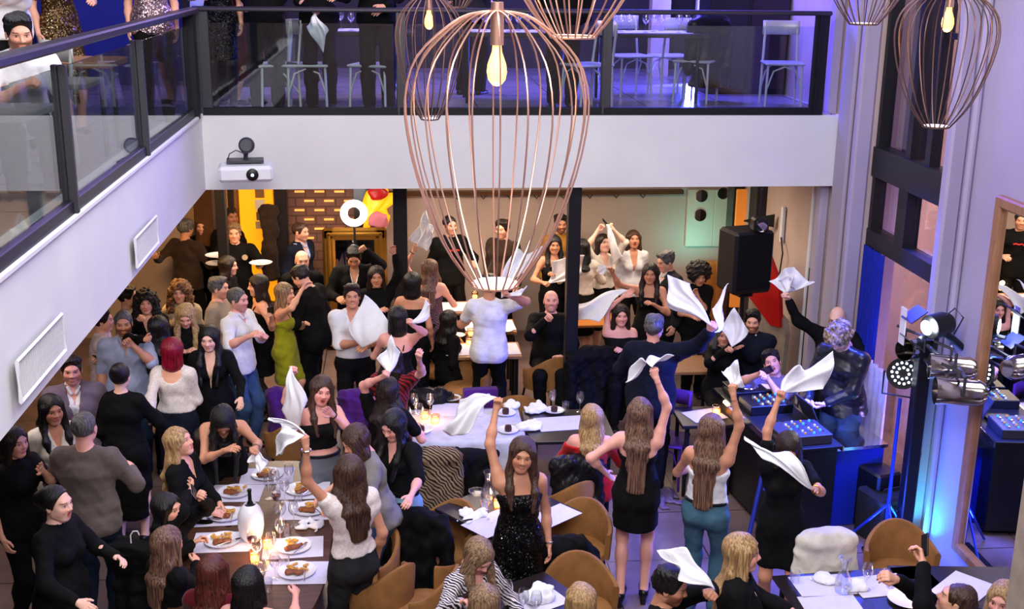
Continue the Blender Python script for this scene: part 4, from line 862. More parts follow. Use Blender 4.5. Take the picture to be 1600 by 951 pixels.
MB().lathe([(0, .002), (.060, .002), (.085, .05), (.098, .13), (.094, .21), (.070, .27), (.045, .295), (.04, .285), (.06, .26), (.0, .25)], n=28).obj('bucket', 'porcelain', tc, True); tb_ = MB().lathe([(0, .10), (.034, .10), (.034, .27), (.014, .31), (.013, .385), (.016, .386), (.016, .40), (0, .40)], n=16).obj('bottle', 'bottle', None, True, loc=(p[0], p[1]+.012, .76)); tag(tb_, 'dark wine bottle neck standing in the white cooler', 'bottle')
for x, y, lb in ((418, 848, 'brightest tealight in a glass at the middle of the long table'), (398, 868, 'tealight glass beside the brightest candle of the long table')): p = at(x, y, .79); candle(p[0], p[1], .751, lb, 2.2)
p = at(442, 820, .77); crumple('white cloth napkin stretched towards the plate on the long table', at(485, 818, .77)[0], at(485, 818, .77)[1], .752, .36, .14, .03, 0, 4)
# --- white-clothed table in the middle
def clothtable(label, x0, x1, y0, y1, drop=.32):
    t = table(label, (x0+x1)/2, (y0+y1)/2, x1-x0, y1-y0, top='darkwood'); W, D_ = (x1-x0)/2+.012, (y1-y0)/2+.012
    def fn(u, v):
        a = u*2*PI; cx, sx = np.cos(a), np.sin(a); k = np.minimum(W/np.maximum(abs(cx), 1e-4), D_/np.maximum(abs(sx), 1e-4)); tt = np.clip(v/.5, 0, 1); dn_ = np.clip((v-.5)/.5, 0, 1)
        r_ = k*tt+dn_*(.03+.025*np.sin(a*14)); return np.stack([cx*r_, sx*r_, .757-drop*dn_+0*a], -1)
    P, F = cloth_grid(fn, 121, 17); o = link('tablecloth', mesh_np('tablecloth', P, F, 'tablecloth'), loc=((x0+x1)/2, (y0+y1)/2, 0)); tag(o, 'white cloth draped over the table behind the sequin dress woman', 'tablecloth'); return t
clothtable('table under a white cloth behind the woman in sequins', 1.93, 2.98, 9.93, 10.72)
table('dark wooden table between the clothed table and the woman in red', 3.42, 10.28, .80, .78, top='darkwood')
for x, y, lb in ((658, 672, 'dessert plate nearest the black haired woman'), (705, 622, 'dessert plate at the far left corner of the clothed table'), (790, 645, 'dessert plate beside the raised arm of the sequin woman'), (794, 672, 'front dessert plate right of the sequin woman’s arm'), (866, 640, 'dessert plate on the dark table by the glasses')):
    p = at(x, y, .77); plate(p[0], p[1], .761 if x < 850 else .752, lb, .10, group='dessert plates'); c_ = lath_obj('cake', [(0, .0), (.032, 0), (.034, .03), (.028, .052), (.01, .058), (0, .058)], 'cake', 'round chocolate cake on the '+' '.join(lb.split()[:12]), 'cake', p[0], p[1], .767 if x < 850 else .758, 'chocolate cakes')
for x, y, lb in ((680, 655, 'glowing tealight on the left half of the clothed table'), (664, 648, 'tealight glass just left of the glowing one on the clothed table')): p = at(x, y, .79); candle(p[0], p[1], .757, lb)
for k_, (x, y) in enumerate(((636, 660), (648, 640), (655, 655), (672, 640))): p = at(x, y, .8); wineglass(p[0], p[1], .758, ORD[k_]+' from the left of the stemmed glasses on the clothed table', 'stemmed glasses on the clothed table')
for x, y in ((863, 632), (906, 636)): p = at(x, y, .8); wineglass(p[0], p[1], .752, ('left' if x < 900 else 'right')+' stemmed glass at the back of the dark table by the blonde in red', 'stemmed glasses by the blonde in red')
p = at(884, 634, .8); tumbler(p[0], p[1], .752, 'tumbler between the stemmed glasses by the blonde in red', None)
for x, y, r_, lb in ((880, 660, .1, 'placemat in front of the blonde woman in red'), (715, 640, -.1, 'placemat at the back of the clothed table')): p = at(x, y, .76); placemat(p[0], p[1], .752 if x > 800 else .759, r_, lb, .5, .34)
for x, y, w_, d_, s_, lb in ((838, 636, .24, .16, 1, 'crumpled napkin at the back of the dark table'), (828, 663, .30, .16, 2, 'crumpled napkin on the front of the dark table'), (800, 632, .16, .12, 5, 'folded napkin behind the dessert plate of the clothed table')): p = at(x, y, .79); crumple(lb, p[0], p[1], .758, w_, d_, .07, .2, s_)
# --- dark square table behind the sequin woman
p = (at(700, 790, .75)+at(900, 800, .75)+at(785, 838, .75)+at(785, 757, .75))/4; table('small dark square table beside the sequin dress woman', p[0], p[1], .82, .82, .68, pedestal=True)
p = at(742, 805, .75); crumple('white cloth napkin laid flat on the small dark square table', p[0], p[1], .751, .34, .16, .018, .3, 7)
p = at(770, 818, .75); placemat(p[0], p[1], .751, .68, 'placemat on the front corner of the small dark square table', .40, .30); p = at(868, 805, .75); placemat(p[0], p[1], .751, .68, 'placemat at the right corner of the small dark square table', .36, .24)
p = at(763, 765, .85); carafe(p[0], p[1], .752, 'flared glass water carafe on the small dark square table'); p = at(757, 790, .8); tumbler(p[0], p[1], .752, 'tumbler in front of the carafe on the square table', None); p = at(778, 784, .79); candle(p[0], p[1], .752, 'tealight glowing next to the carafe on the square table')
p = at(745, 768, .77); lath_obj('ashtray', [(0, .004), (.05, .004), (.062, .03), (.068, .03), (.055, 0), (0, 0)], 'wineglass', 'round glass dish beside the carafe', 'dish', p[0], p[1], .752)
# --- back tables
for i, (x, y, w_, lb) in enumerate(((745, 546, .78, 'nearest of the three light tables in a row behind the white shirt man'), (742, 509, .76, 'middle of the three light tables in a row'), (735, 479, .74, 'farthest of the three light tables in a row'))):
    p = at(x, y, .75); table(lb, p[0]+.1, p[1], w_, .52, top='lightwood', group='light tables in a row'); placemat(p[0]-.18, p[1], .752, 0, 'paper sheet on the left of the '+' '.join(lb.split()[:6])+' in a row', .34, .40); placemat(p[0]+.32, p[1], .752, .05, 'paper sheet on the right of the '+' '.join(lb.split()[:6])+' in a row', .30, .40)
for x, y, lb in ((736, 520, 'candle on the middle table of the row of three'), (733, 534, 'candle on the nearest table of the row of three'), (742, 462, 'candle on the farthest table of the row of three')): p = at(x, y, .78); candle(p[0], p[1], .753, lb, 1.8)
for x, y, lb in ((715, 523, 'white cake plate on the middle table of the row'), (790, 515, 'small plate right of the white shirt man')): p = at(x, y, .77); plate(p[0], p[1], .754, lb, .09, group='small plates on the back tables')
p = at(1062, 568, .75); table('low wooden table under the grey haired man’s arm', p[0], p[1], .8, .55, top='lightwood'); p = at(1042, 500, .75); table('orange lit wooden table behind the grey haired man', p[0], p[1], .7, .5, top='orangelit_tan'); p = at(930, 498, .75); table('orange lit table left of the smiling woman in black', p[0], p[1], .7, .5, top='orangelit_tan')  # orange lit tables carry that light in their wood colour
p = at(1105, 655, .75); t_ = table('small table with a white placemat beside the mixing desk', p[0], p[1]+.1, .55, .5); placemat(p[0], p[1]+.1, .752, .3, 'placemat hanging at the corner of the small table by the desk', .36, .28)
p = at(1120, 640, .79); candle(p[0], p[1], .753, 'tealight on the small table beside the mixing desk', 1.5)
# --- bottom right table and front table
p0 = at(1215, 895, .75); p1 = at(1365, 885, .75); t_ = thing('dining_table', 'dark dining table with placemats in the lower right corner', 'table', (p0[0]+.55, p0[1]-.42, 0), .06)
MB().box((0, 0, .735), (1.15, .85, .03), bev=.006).obj('tabletop', 'darkwood', t_); frame4(t_, 1.15, .85, .72)
for x, y, r_, lb in ((1285, 915, .05, 'placemat under the carafe in the lower right'), (1375, 915, .1, 'placemat right of the carafe in the lower right'), (1300, 948, .0, 'placemat at the bottom edge in the lower right')): p = at(x, y, .75); placemat(p[0], p[1], .752, r_, lb, .40, .28)
p = at(1318, 905, .85); carafe(p[0], p[1], .756, 'flared glass carafe on the lower right table'); p = at(1242, 902, .79); tumbler(p[0], p[1], .752, 'tumbler with a brown drink at the corner of the lower right table', None); p = at(1355, 902, .85); wineglass(p[0], p[1], .756, 'round wine glass right of the carafe in the lower right', None)
for x, y in ((1384, 900), (1392, 908)): p = at(x, y, .8); tumbler(p[0], p[1], .756, ('left' if x < 1390 else 'right')+' tumbler of the pair near the phone on the lower right table', 'tumblers by the phone')
p = at(1428, 922, .78); table('dark side table with a pink lit candle at the lower right edge', p[0]+.42, p[1]+.02, .95, .7, -.1); candle(p[0], p[1], .752, 'pink lit tealight at the lower right edge', 1.2); p = at(1505, 918, .76); placemat(p[0], p[1], .752, .7, 'placemat beside the right wall under the mirror', .42, .3)
for x, y, lb in ((1418, 935, 'white plate beside the pink lit candle'),): p = at(x, y, .77); plate(p[0], p[1], .756, lb, group='plates in the lower right')
crumple('white folded napkins in front of the carafe in the lower right', at(1290, 905, .78)[0], at(1290, 905, .78)[1], .757, .22, .14, .05, .3, 9); crumple('white folded napkin right of the carafe in the lower right', at(1338, 912, .78)[0], at(1338, 912, .78)[1], .757, .20, .13, .05, -.3, 12)
p = at(815, 940, .75); table('dark table at the bottom edge below the sequin dress woman', p[0], p[1]-.1, .85, .7, .5); placemat(p[0]+.1, p[1], .752, .5, 'placemat on the dark table at the bottom edge', .38, .28); crumple('white standing napkin on the dark table at the bottom edge', at(842, 928, .8)[0], at(842, 928, .8)[1], .754, .26, .16, .12, .4, 14)
for k_, (x, y) in enumerate(((793, 928), (818, 942), (838, 946))): p = at(x, y, .85); wineglass(p[0], p[1], .752, ORD[k_]+' from the left of the stemmed glasses at the bottom edge', 'stemmed glasses at the bottom edge')
# --- chairs
for x, y, z, rz, lb in ((728, 600, .5, 2.2, 'tan chair tilted between the three light tables and the clothed table'), (690, 570, .5, 2.6, 'tan chair pushed back left of the light tables'), (803, 640, .55, 0, 'round backed tan chair behind the clothed table'), (697, 640, .55, 0, 'tan chair under a dark jacket behind the clothed table'),
                        (852, 588, .5, .4, 'tan chair under the seated bald man'), (882, 770, .6, .5, 'round backed tan chair right of the sequin woman'), (690, 850, .5, 2.3, 'tan chair left of the zebra blouse woman'), (660, 920, .6, 1.2, 'tan chair behind the zebra blouse woman at the bottom edge'),
                        (900, 850, .5, 2.6, 'tan chair under black coats right of the sequin woman'), (905, 925, .6, 3.1, 'round backed tan chair around the platinum blonde at the bottom'), (590, 935, .45, .8, 'tan stool chair at the bottom beside the dark trousers'), (570, 900, .45, 2.0, 'tan chair seat right of the long table at the bottom'),
                        (1410, 870, .6, 3.0, 'grey tan chair with a black bag in the lower right'), (460, 690, .5, .3, 'tan chair at the far end of the long table under black clothes'), (965, 590, .5, .2, 'tan chair under the grey haired man’s coat')):
    p = at(x, y, z); chair_tan(lb, p[0], p[1], rz)
p = at(1043, 690, .46); chair_bent('violet lit metal chair standing right of the long haired woman in black', p[0], p[1]+.1, 2.7, 0, None, 'violetlit')  # white chair; the violet light is put into its colour
# garments over chairs
for x, y, rz, w_, h, m, lb, sl, z1, nm in ((680, 704, .05, .46, .86, 'tiger', 'tiger striped fur coat hanging over a chair back', False, .97, 'coat'), (900, 716, .1, .48, .80, 'leather', 'black quilted leather jacket over the chair of the blonde in red', False, .95, 'jacket'),
                                          (630, 800, -.2, .62, .80, 'black', 'large black coat draped over the chair beside the light jeans woman', True, .88, 'coat'), (885, 846, .3, .34, .60, 'black', 'black puffer coat heaped over a chair right of the sequin woman', True, .80, 'coat'),
                                          (1292, 834, .02, .44, .66, 'offwhite', 'white jacket draped over the chair in the lower right', False, .92, 'jacket'), (668, 612, .0, .42, .42, 'leather', 'dark leather jacket over a chair behind the clothed table', False, .86, 'jacket'),
                                          (690, 500, .6, .46, .75, 'black', 'black coat over a chair left of the three light tables', True, .92, 'coat'), (932, 545, .2, .55, .80, 'black', 'black coats hanging behind the dark column', True, .95, 'coat'), (742, 706, .0, .40, .55, 'black', 'black jacket over the chair back in front of the clothed table', False, .90, 'jacket'),
                                          (212, 850, -.5, .40, .85, 'black', 'black coat hanging behind the woman with brown blonde hair', False, .95, 'coat'), (430, 612, .2, .16, .40, 'purple', 'purple scarf over a chair at the far end of the long table', False, .8, 'scarf'), (560, 612, .1, .40, .34, 'purple', 'bright purple jacket over a chair behind the laughing woman', False, .86, 'jacket')):
    p = at(x, y, z1); drape(lb, nm, p[0], p[1], rz, w_, h, m, z1=z1, sleeves=sl, name=nm, seed=int(x), fold=.016 if m not in ('offwhite', 'tiger') else .009)
# handbag and scarf by the bald man
p = at(856, 566, .56); crumple('grey and white patterned scarf lying on the chair below the bald man', p[0], p[1], .50, .34, .26, .26, .3, 21, 'taupe', 'scarf', 'scarf', None); p = at(850, 592, .5); crumple('black handbag with a metal clasp below the patterned scarf', p[0], p[1], .49, .30, .22, .12, .1, 22, 'leather', 'handbag', 'handbag', None)
# ---------------------------------------------------------------- back wall furnishings
YW = 15.58
def wbox(x0, y0, x1, y1, Y, d, m, name, label, cat, par=None):
    a, b = onY(x0, y0, Y), onY(x1, y1, Y); o = MB().box(((a[0]+b[0])/2, Y+d/2, (a[2]+b[2])/2), (abs(b[0]-a[0]), d, abs(a[2]-b[2])), bev=min(.01, d*.2)).obj(name, m, par); return tag(o, label, cat) if label else o
struct('wall_back_brick', MB().box((.95, 15.5, 1.36), (1.35, .12, 2.7)), 'brick')
t = thing('wall_light', 'glowing horizontal slots in the brick wall left of the ring light', 'wall light', (.8, 15.43, 1.4))
for r_ in range(6):
    for c_ in range(4): p = onY(468+c_*31+(r_ % 2)*15, 299+r_*14.5, 15.43); MB().box((p[0]-.8, 0, p[2]-1.4), (.125, .03, .022)).obj('glowing_slot', 'slot', t)
yp = wbox(372, 292, 434, 470, 15.3, .05, 'yellowglass', 'glass_door', 'bright yellow backlit glass door behind the waiter', 'door'); yp.data.materials[0] = M['yellowglass']
struct('door_1', MB().box((onY(362, 330, 15.25)[0], 15.25, 1.3), (.07, .1, 2.6)).box((onY(440, 330, 15.25)[0], 15.25, 1.3), (.16, .14, 2.6)), 'darkwood')
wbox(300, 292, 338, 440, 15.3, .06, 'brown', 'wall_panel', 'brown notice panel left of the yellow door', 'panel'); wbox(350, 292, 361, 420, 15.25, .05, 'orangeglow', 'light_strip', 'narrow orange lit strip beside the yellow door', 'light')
for i, (x0, y0, x1, y1, lb) in enumerate(((398, 293, 413, 309, 'brownish notice topmost on the yellow door'), (398, 312, 414, 328, 'large white notice second from the top on the yellow door'), (400, 331, 410, 344, 'dark framed notice third from the top on the yellow door'), (399, 346, 411, 357, 'small beige notice lowest on the yellow door'))): wbox(x0, y0, x1, y1, 15.26, .01, ('tan', 'offwhite', 'grey', 'beige')[i], 'notice', lb, 'notice')
p = onY(412, 385, 15.1); drape('dark coat hanging on the yellow glass door below the notices', 'coat', p[0]+.08, 15.14, 0, .20, .95, 'darkbrown', z1=onY(412, 325, 15.1)[2], sleeves=False, seed=5, depth=.12)
# gold mirror with ring light
a, b = onY(503, 356, 14.9), onY(604, 356, 14.9); zt_ = a[2]; mw = b[0]-a[0]; gm = thing('gold_mirror', 'large mirror in an ornate gold frame leaning below the ring light', 'mirror', ((a[0]+b[0])/2, 14.9, 0)); f = MB(); zb_ = .0; g_ = .16
for s_ in (-1, 1): f.box((s_*(mw/2-g_/2), 0, (zt_+zb_)/2), (g_, .07, zt_-zb_), bev=.03).box((s_*(mw/2-g_/2), -.03, (zt_+zb_)/2), (.05, .05, zt_-zb_-.1), bev=.015)
f.box((0, 0, zt_-g_/2), (mw, .07, g_), bev=.03).box((0, -.03, zt_-g_/2), (mw-.1, .05, .05), bev=.015).box((0, 0, zb_+g_/2), (mw, .07, g_), bev=.03); f.obj('frame', 'gold', gm); MB().box((0, .01, (zt_+zb_)/2), (mw-2*g_+.04, .02, zt_-zb_-2*g_+.04)).obj('mirror_glass', 'mirror', gm)
q = onY(553, 333, 14.6); rl = thing('ring_light', 'glowing white ring light above the gold mirror', 'ring light', q); MB().tube([(.125*math.cos(k*PI/20), 0, .125*math.sin(k*PI/20)) for k in range(40)], .044, 10, closed=True).obj('ring', 'ledwhite', rl, True); MB().tube([(0, .04, -.17), (0, .05, -q[2]+.02)], .014).obj('stand', 'darkmetal', rl); point((q[0], q[1]-.25, q[2]), 6, (1, .95, .95), .1)
# red and yellow figure hanging right of the ring light
p = onY(590, 325, 15.2); blob_ = blob('hanging_decoration', [ell(p+V3(0, 0, -.02), (.16, .06, .22)), ell(p+V3(.06, 0, .16), (.12, .05, .12)), cone(p+V3(-.1, 0, .2), p+V3(-.16, 0, -.3), .05, .03)], 'mustard', .014, .05, (30, .015), origin=p); blob_.location = p; tag(blob_, 'yellow hanging cloth decoration right of the ring light', 'decoration')
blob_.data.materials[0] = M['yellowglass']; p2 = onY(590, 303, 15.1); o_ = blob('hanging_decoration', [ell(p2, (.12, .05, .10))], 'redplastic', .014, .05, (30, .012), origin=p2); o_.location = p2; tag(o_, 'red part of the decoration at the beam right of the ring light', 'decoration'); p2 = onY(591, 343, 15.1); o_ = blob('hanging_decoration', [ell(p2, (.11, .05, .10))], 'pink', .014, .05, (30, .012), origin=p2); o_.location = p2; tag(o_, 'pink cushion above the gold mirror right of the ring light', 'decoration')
struct('trim_5', MB().box((onY(570, 320, 15.4)[0], 15.4, 1.36), (.28, .12, 2.7)), 'darkwood')
struct('trim_6', MB().box((3.5, 15.54, 1.95), (4.4, .12, .05)), 'brown')
for k in range(8): p = onY(715+k*42, 306, 15.3); tag(MB().tube([(p[0]-.04, 15.50, 1.93), (p[0], 15.46, 1.88), (p[0]+.04, 15.50, 1.93)], .008).obj('coat_hook', 'darkmetal'), ORD[k]+' from the left of the small metal hooks on the beige back wall', 'hook', 'hooks on the back wall')
# column of round mirrors, teal lit
q = wbox(1075, 296, 1113, 385, 15.55, .05, 'tealpanel', 'mirror_board', 'teal glowing panel with round mirrors right of the back wall', 'decoration'); q2 = wbox(1118, 296, 1138, 385, 15.55, .05, 'tealpanel', 'mirror_board', 'narrow teal glowing panel beside the black loudspeaker', 'decoration')
for x, y, r_, lb in ((1096, 306, .085, 'upper round mirror on the teal panel'), (1094, 336, .085, 'lower round mirror on the teal panel'), (1130, 302, .08, 'round mirror on the narrow teal panel')): p = onY(x, y, 15.54); tag(MB().lathe([(0, 0), (r_, 0), (r_, .02), (0, .02)], axis=(0, 1, 0), c=(0, -.005, 0), n=28).obj('round_mirror', 'mirror', None, True, loc=p), lb, 'mirror', 'round mirrors')
area((onY(1100, 385, 14.9)[0], 15.0, 1.1), (onY(1096, 350, 15)[0], 15.2, 1.5), .15, 5, (.2, 1, .85), .4)
for x, y, w_, lb in ((1100, 402, .36, 'tan leather armchair with a glass on top behind the afro haired woman'), (1132, 405, .28, 'tan leather armchair beside the black loudspeaker')): p = at(x, y, 1.0); p[1] = min(p[1], 15.35); p[0] = min(p[0], 6.2); o_ = blob('armchair', [etube(V3(p[0]-w_/2+.08, p[1], .85), V3(p[0]+w_/2-.08, p[1], .85), (0, 1, 0), (.10, .16), (.10, .16)), etube(V3(p[0], p[1], .9), V3(p[0], p[1], .15), (1, 0, 0), (w_/2, .12), (w_/2, .15))], 'orangelit_tan', .016, .05, origin=(p[0], p[1], 0)); o_.location = (p[0], p[1], 0); tag(o_, lb, 'armchair')
o_ = wbox(1152, 296, 1170, 480, 14.9, .04, 'orangeglow', 'curtain', 'orange glowing curtain strip behind the black loudspeaker', 'curtain')  # curtain is no lamp; the light on it is given as emission
struct('trim_7', MB().box((onY(1184, 350, 14.2)[0], 14.2, 1.36), (.16, .3, 2.7)), 'walldark'); struct('trim_8', MB().box((onY(1148, 350, 15.0)[0], 15.1, 1.36), (.10, .3, 2.7)), 'darkwood')
# black loudspeaker on stand
p = at(1164, 405, 1.95); ls = thing('loudspeaker', 'black loudspeaker on a pole under the back gallery', 'loudspeaker', (p[0], p[1], 0), .25); zc = p[2]
MB().box((0, 0, zc), (.46, .38, .66), bev=.03).obj('cabinet', 'plastic', ls); MB().box((0, -.195, zc+.02), (.40, .01, .58), bev=.004).obj('grille', 'black', ls); MB().tube([(0, 0, 0.02), (0, 0, zc-.33)], .022).obj('pole', 'darkmetal', ls); MB().box((0, .0, zc-.36), (.16, .14, .06)).obj('mount', 'plastic', ls)
for k in range(3): a_ = k*2*PI/3; MB().tube([(0, 0, .7), (.42*math.cos(a_), .42*math.sin(a_), .02)], .012).obj('leg', 'darkmetal', ls)
q = at(1187, 350, 2.35); sp_ = thing('spotlight', 'small black spotlight above the loudspeaker', 'spotlight', (q[0], q[1], q[2])); MB().box((0, 0, 0), (.16, .16, .14), bev=.02).obj('housing', 'plastic', sp_); MB().tube([(0, 0, .05), (0, 0, ZB-q[2])], .012).obj('stem', 'darkmetal', sp_); MB().lathe([(0, 0), (.05, 0), (.055, -.03)], axis=(.3, 1, .3), c=(0, -.09, 0)).obj('lens', 'chrome', sp_)
q = onX(1224, 335, XW-.03); tag(MB().box((0, 0, -.12), (.04, .07, .42), bev=.008).obj('power_strip', 'plasticwhite', None, loc=q), 'white power strip on the beige wall beside the loudspeaker', 'power strip')
tag(MB().tube([V3(-.01, 0, -.25), V3(-.04, -.2, -.42), V3(-.03, -.1, -.75), V3(-.03, .4, -.7), V3(-.03, .6, -.5)], .009).obj('cable', 'plastic', None, loc=q), 'black cable looping under the white power strip', 'cable'); q = onX(1268, 300, XW-.06); tag(MB().tube([(0, 0, .0), (0, 0, -2.6)], .022).obj('pipe', 'plasticwhite', None, loc=(XW-.03, q[1], ZB-.02)), 'white pipe running down the right wall under the gallery', 'pipe')
q = onX(1210, 345, XW-.05); o_ = MB().prism([(0, -.05), (.0, .35), (-.02, .35), (-.02, -.05)], -.02, 0); tag(MB().add([(0, 0, .08), (0, .02, -.08), (-.3, .25, -.04), (-.3, .25, -.06), (0, 0, -.08), (0, .02, .08)], [(0, 2, 3, 4), (5, 1, 3, 2), (0, 5, 2), (4, 3, 1)]).obj('bracket', 'plastic', None, loc=q), 'black pointed bracket beside the white power strip', 'bracket')
# grey rounded screen with red cover
q = at(1225, 520, 1.0); X = V3(.33, -.9, 0); pan = [(0, 0), (.62, 0), (.66, .05), (.70, .95), (.66, 1.08), (.52, 1.14), (.0, 1.75), (-.02, 1.7)]
def slab(name, m, poly, O, X, th, label, cat):
    X = nrm(X); Y = np.cross(V3(0, 0, 1), X); n = len(poly); V = [X*a+V3(0, 0, 1)*b-Y*th/2 for a, b in poly]+[X*a+V3(0, 0, 1)*b+Y*th/2 for a, b in poly]; F = [tuple(range(n)), tuple(range(n, 2*n))[::-1]]+[((i+1) % n, i, n+i, n+(i+1) % n) for i in range(n)]; return tag(MB().add(V, F).obj(name, m, None, loc=O), label, cat)
slab('acoustic_screen', 'taupe', pan, at(1172, 500, .9)*V3(1, 1, 0), X, .06, 'grey free standing screen with rounded corner behind the laughing man', 'screen')
slab('red_cover', 'redplastic', [(-.02, 1.2), (.40, .98), (.58, 1.0), (.50, 1.5), (.30, 1.75), (.0, 1.80)], at(1172, 500, .9)*V3(1, 1, 0)+V3(-.02, -.06, 0), X, .05, 'red triangular cover over the top of the grey screen', 'cover')
# ---------------------------------------------------------------- DJ corner
dk = thing('mixing_desk', 'black flight case desk of decks in front of the curly haired DJ', 'desk', (5.30, 9.95, 0), -1.45)
MB().box((0, 0, .47), (1.50, .52, .86), bev=.01).obj('case', 'plastic', dk); MB().box((0, 0, .915), (1.58, .56, .03), bev=.006).obj('top_board', 'darkmetal', dk)
for s_ in (-1, 1): MB().box((0, s_*.286, .90), (1.58, .012, .05)).obj('edge_trim', 'chrome', dk)
def onDesk(dx, dy, dz): c, s_ = math.cos(-1.45), math.sin(-1.45); return V3(5.30+dx*c-dy*s_, 9.95+dx*s_+dy*c, .93+dz)
def deck(dx, dy, w_, d_, label, name='turntable_deck', kind=0):
    t = thing(name, label, 'DJ deck', onDesk(dx, dy, 0), -1.45); MB().box((0, 0, .045), (w_, d_, .09), bev=.006).obj('body', 'plastic' if kind != 2 else 'metal', t)
    if kind == 0: MB().lathe([(0, .098), (.10, .098), (.105, .09)], n=30, c=(0, -.02, 0)).obj('jog_wheel', 'chrome', t, True); MB().box((0, d_*.38, .092), (w_*.7, .06, .006)).obj('screen', 'screen', t)
    else:
        for i in range(6):
            for j in range(4): MB().lathe([(0, .105), (.010, .105), (.012, .09)], n=8, c=(-w_*.38+i*w_*.15, -d_*.2+j*d_*.18, 0)).obj('knob', ('chrome', 'plasticwhite', 'yellowtape', 'blueglow')[(i+j) % 4], t, True)
    return t
deck(-.55, -.02, .34, .42, 'DJ deck at the far end of the mixing desk'); deck(-.16, -.02, .30, .42, 'channel mixer with knobs between the two decks', 'mixer', 1); deck(.55, -.02, .36, .46, 'metal mixer with yellow and white knobs at the near end of the desk', 'mixer', 2)
lt = thing('laptop', 'black open laptop under the DJ’s hands', 'laptop', onDesk(.20, .06, 0), -1.45); MB().box((0, 0, .012), (.34, .24, .018), bev=.004).obj('base', 'plastic', lt); MB().box((0, .16, .12), (.34, .012, .22), R=np.array([[1, 0, 0], [0, .9, -.43], [0, .43, .9]])).obj('lid', 'metal', lt)
bc = thing('equipment_case', 'blue lit flight case under the near end of the mixing desk', 'flight case', onDesk(.30, .55, -.93), -1.45); MB().box((0, 0, .38), (.40, .62, .76), bev=.01).obj('case', 'bluelit', bc); MB().box((0, 0, .77), (.44, .66, .03)).obj('lid', 'chrome', bc)
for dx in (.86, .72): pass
q = at(1185, 850, .0); tr = thing('desk_stand', 'blue lit scissor stand legs left of the woman in the black dress', 'stand', (q[0], q[1], 0)); MB().tube([(-.14, -.1, .02), (.10, .2, .92)], .02).obj('leg', 'bluelit', tr); MB().tube([(.0, -.14, .02), (.16, .2, .92)], .02).obj('leg', 'bluelit', tr); MB().tube([(.02, .05, .5), (.08, .05, .52)], .015).obj('brace', 'bluelit', tr)
# light stand with LED par
q = onX(1411, 583, 6.02); lp = thing('light_stand', 'tripod stand carrying a round LED light beside the window', 'light stand', (q[0], q[1], 0)); MB().tube([(0, 0, .02), (0, 0, q[2]-.22)], .016).obj('pole', 'bluelit', lp)
for k in range(3): a_ = k*2*PI/3+.5; MB().tube([(0, 0, .5), (.38*math.cos(a_), .38*math.sin(a_), .02)], .011).obj('leg', 'bluelit', lp)
pr_ = thing('led_light', 'round LED spotlight with rings of white diodes', 'stage light', q); ax_ = nrm(CAM-q+V3(-1.2, 0, -1.2)); MB().lathe([(0, -.16), (.07, -.16), (.11, -.08), (.13, 0), (.13, .03), (.12, .03), (.12, .0), (0, .0)], axis=ax_, n=28).obj('housing', 'plastic', pr_, True)
zx = nrm(np.cross(ax_, (0, 0, 1))); zy = np.cross(zx, ax_)
for R_, n_ in ((.088, 14), (.048, 8)):
    for k in range(n_): a_ = 2*PI*k/n_; MB().lathe([(0, .012), (.009, .012), (.011, 0)], axis=ax_, n=10, c=zx*R_*math.cos(a_)+zy*R_*math.sin(a_)+ax_*.004).obj('diode', 'ledpar', pr_, True)
MB().tube([zx*.15, zx*.15+V3(0, 0, -.20), -zx*.15+V3(0, 0, -.20), -zx*.15], .009).obj('yoke', 'darkmetal', pr_)
# dark lighting pole with par cans and bright fresnel
q = onX(1438, 600, 6.12); mp_ = thing('lighting_pole', 'thick black lighting pole standing in front of the right pier', 'pole', (q[0], q[1], 0)); MB().box((0, 0, 1.02), (.11, .11, 2.0), bev=.01).obj('mast', 'plastic', mp_); MB().box((0, 0, .02), (.5, .5, .04), bev=.01).obj('base', 'plastic', mp_)
for z_, px_ in ((2.06, (1436, 525, 6.0)), (1.98, (1488, 560, 6.08)), (1.86, (1500, 600, 6.0))): e_ = onX(*px_); MB().tube([(0, 0, z_), (e_[0]-q[0], e_[1]-q[1], z_)], .018).obj('crossbar', 'metal', mp_)
def can(x, y, z, ax_, L, r, label, m='chrome', band='lightwood'):
    q = onX(x, y, z); t = thing('par_can', label, 'stage light', q); a = nrm(ax_); MB().lathe([(0, -L/2), (r*.7, -L/2), (r, -L*.35), (r, L*.5), (r*1.04, L*.5), (r*1.04, L*.42)], axis=a, n=26).obj('can', m, t, True)
    MB().tube([a*0+np.cross(a, (0, 0, 1))*r*1.1, np.cross(a, (0, 0, 1))*r*1.1+V3(0, 0, r*1.5), -np.cross(a, (0, 0, 1))*r*1.1+V3(0, 0, r*1.5), -np.cross(a, (0, 0, 1))*r*1.1], .012, 6).obj('yoke', 'metal', t); MB().tube([V3(0, 0, r*1.5), V3(-.12, .1, r*1.9)], .012).obj('clamp', 'darkmetal', t)
can(1500, 612, 6.0, (-1, .25, 0), .36, .10, 'lowest polished chrome par can on the pole'); can(1488, 574, 6.08, (-1, .3, 0), .34, .095, 'middle polished chrome par can on the pole'); can(1428, 545, 6.05, (-.8, -.4, .1), .24, .09, 'chrome par can under the bright spotlight')
q = onX(1436, 512, 6.0); fr = thing('spotlight', 'blazing white spotlight with barn doors on top of the pole', 'stage light', q); a_ = nrm(V3(-1, -.35, -.1)); MB().lathe([(0, -.18), (.08, -.18), (.10, -.12), (.10, .02), (.085, .02), (.085, .0), (0, 0)], axis=a_, n=24, c=-a_*.03+V3(.08, 0, 0)).obj('housing', 'plastic', fr, True); MB().lathe([(0, .0), (.06, .0), (.0, .004)], axis=a_, n=24, c=a_*.0+V3(.06, 0, 0)).obj('lens', 'lamphot', fr, True)
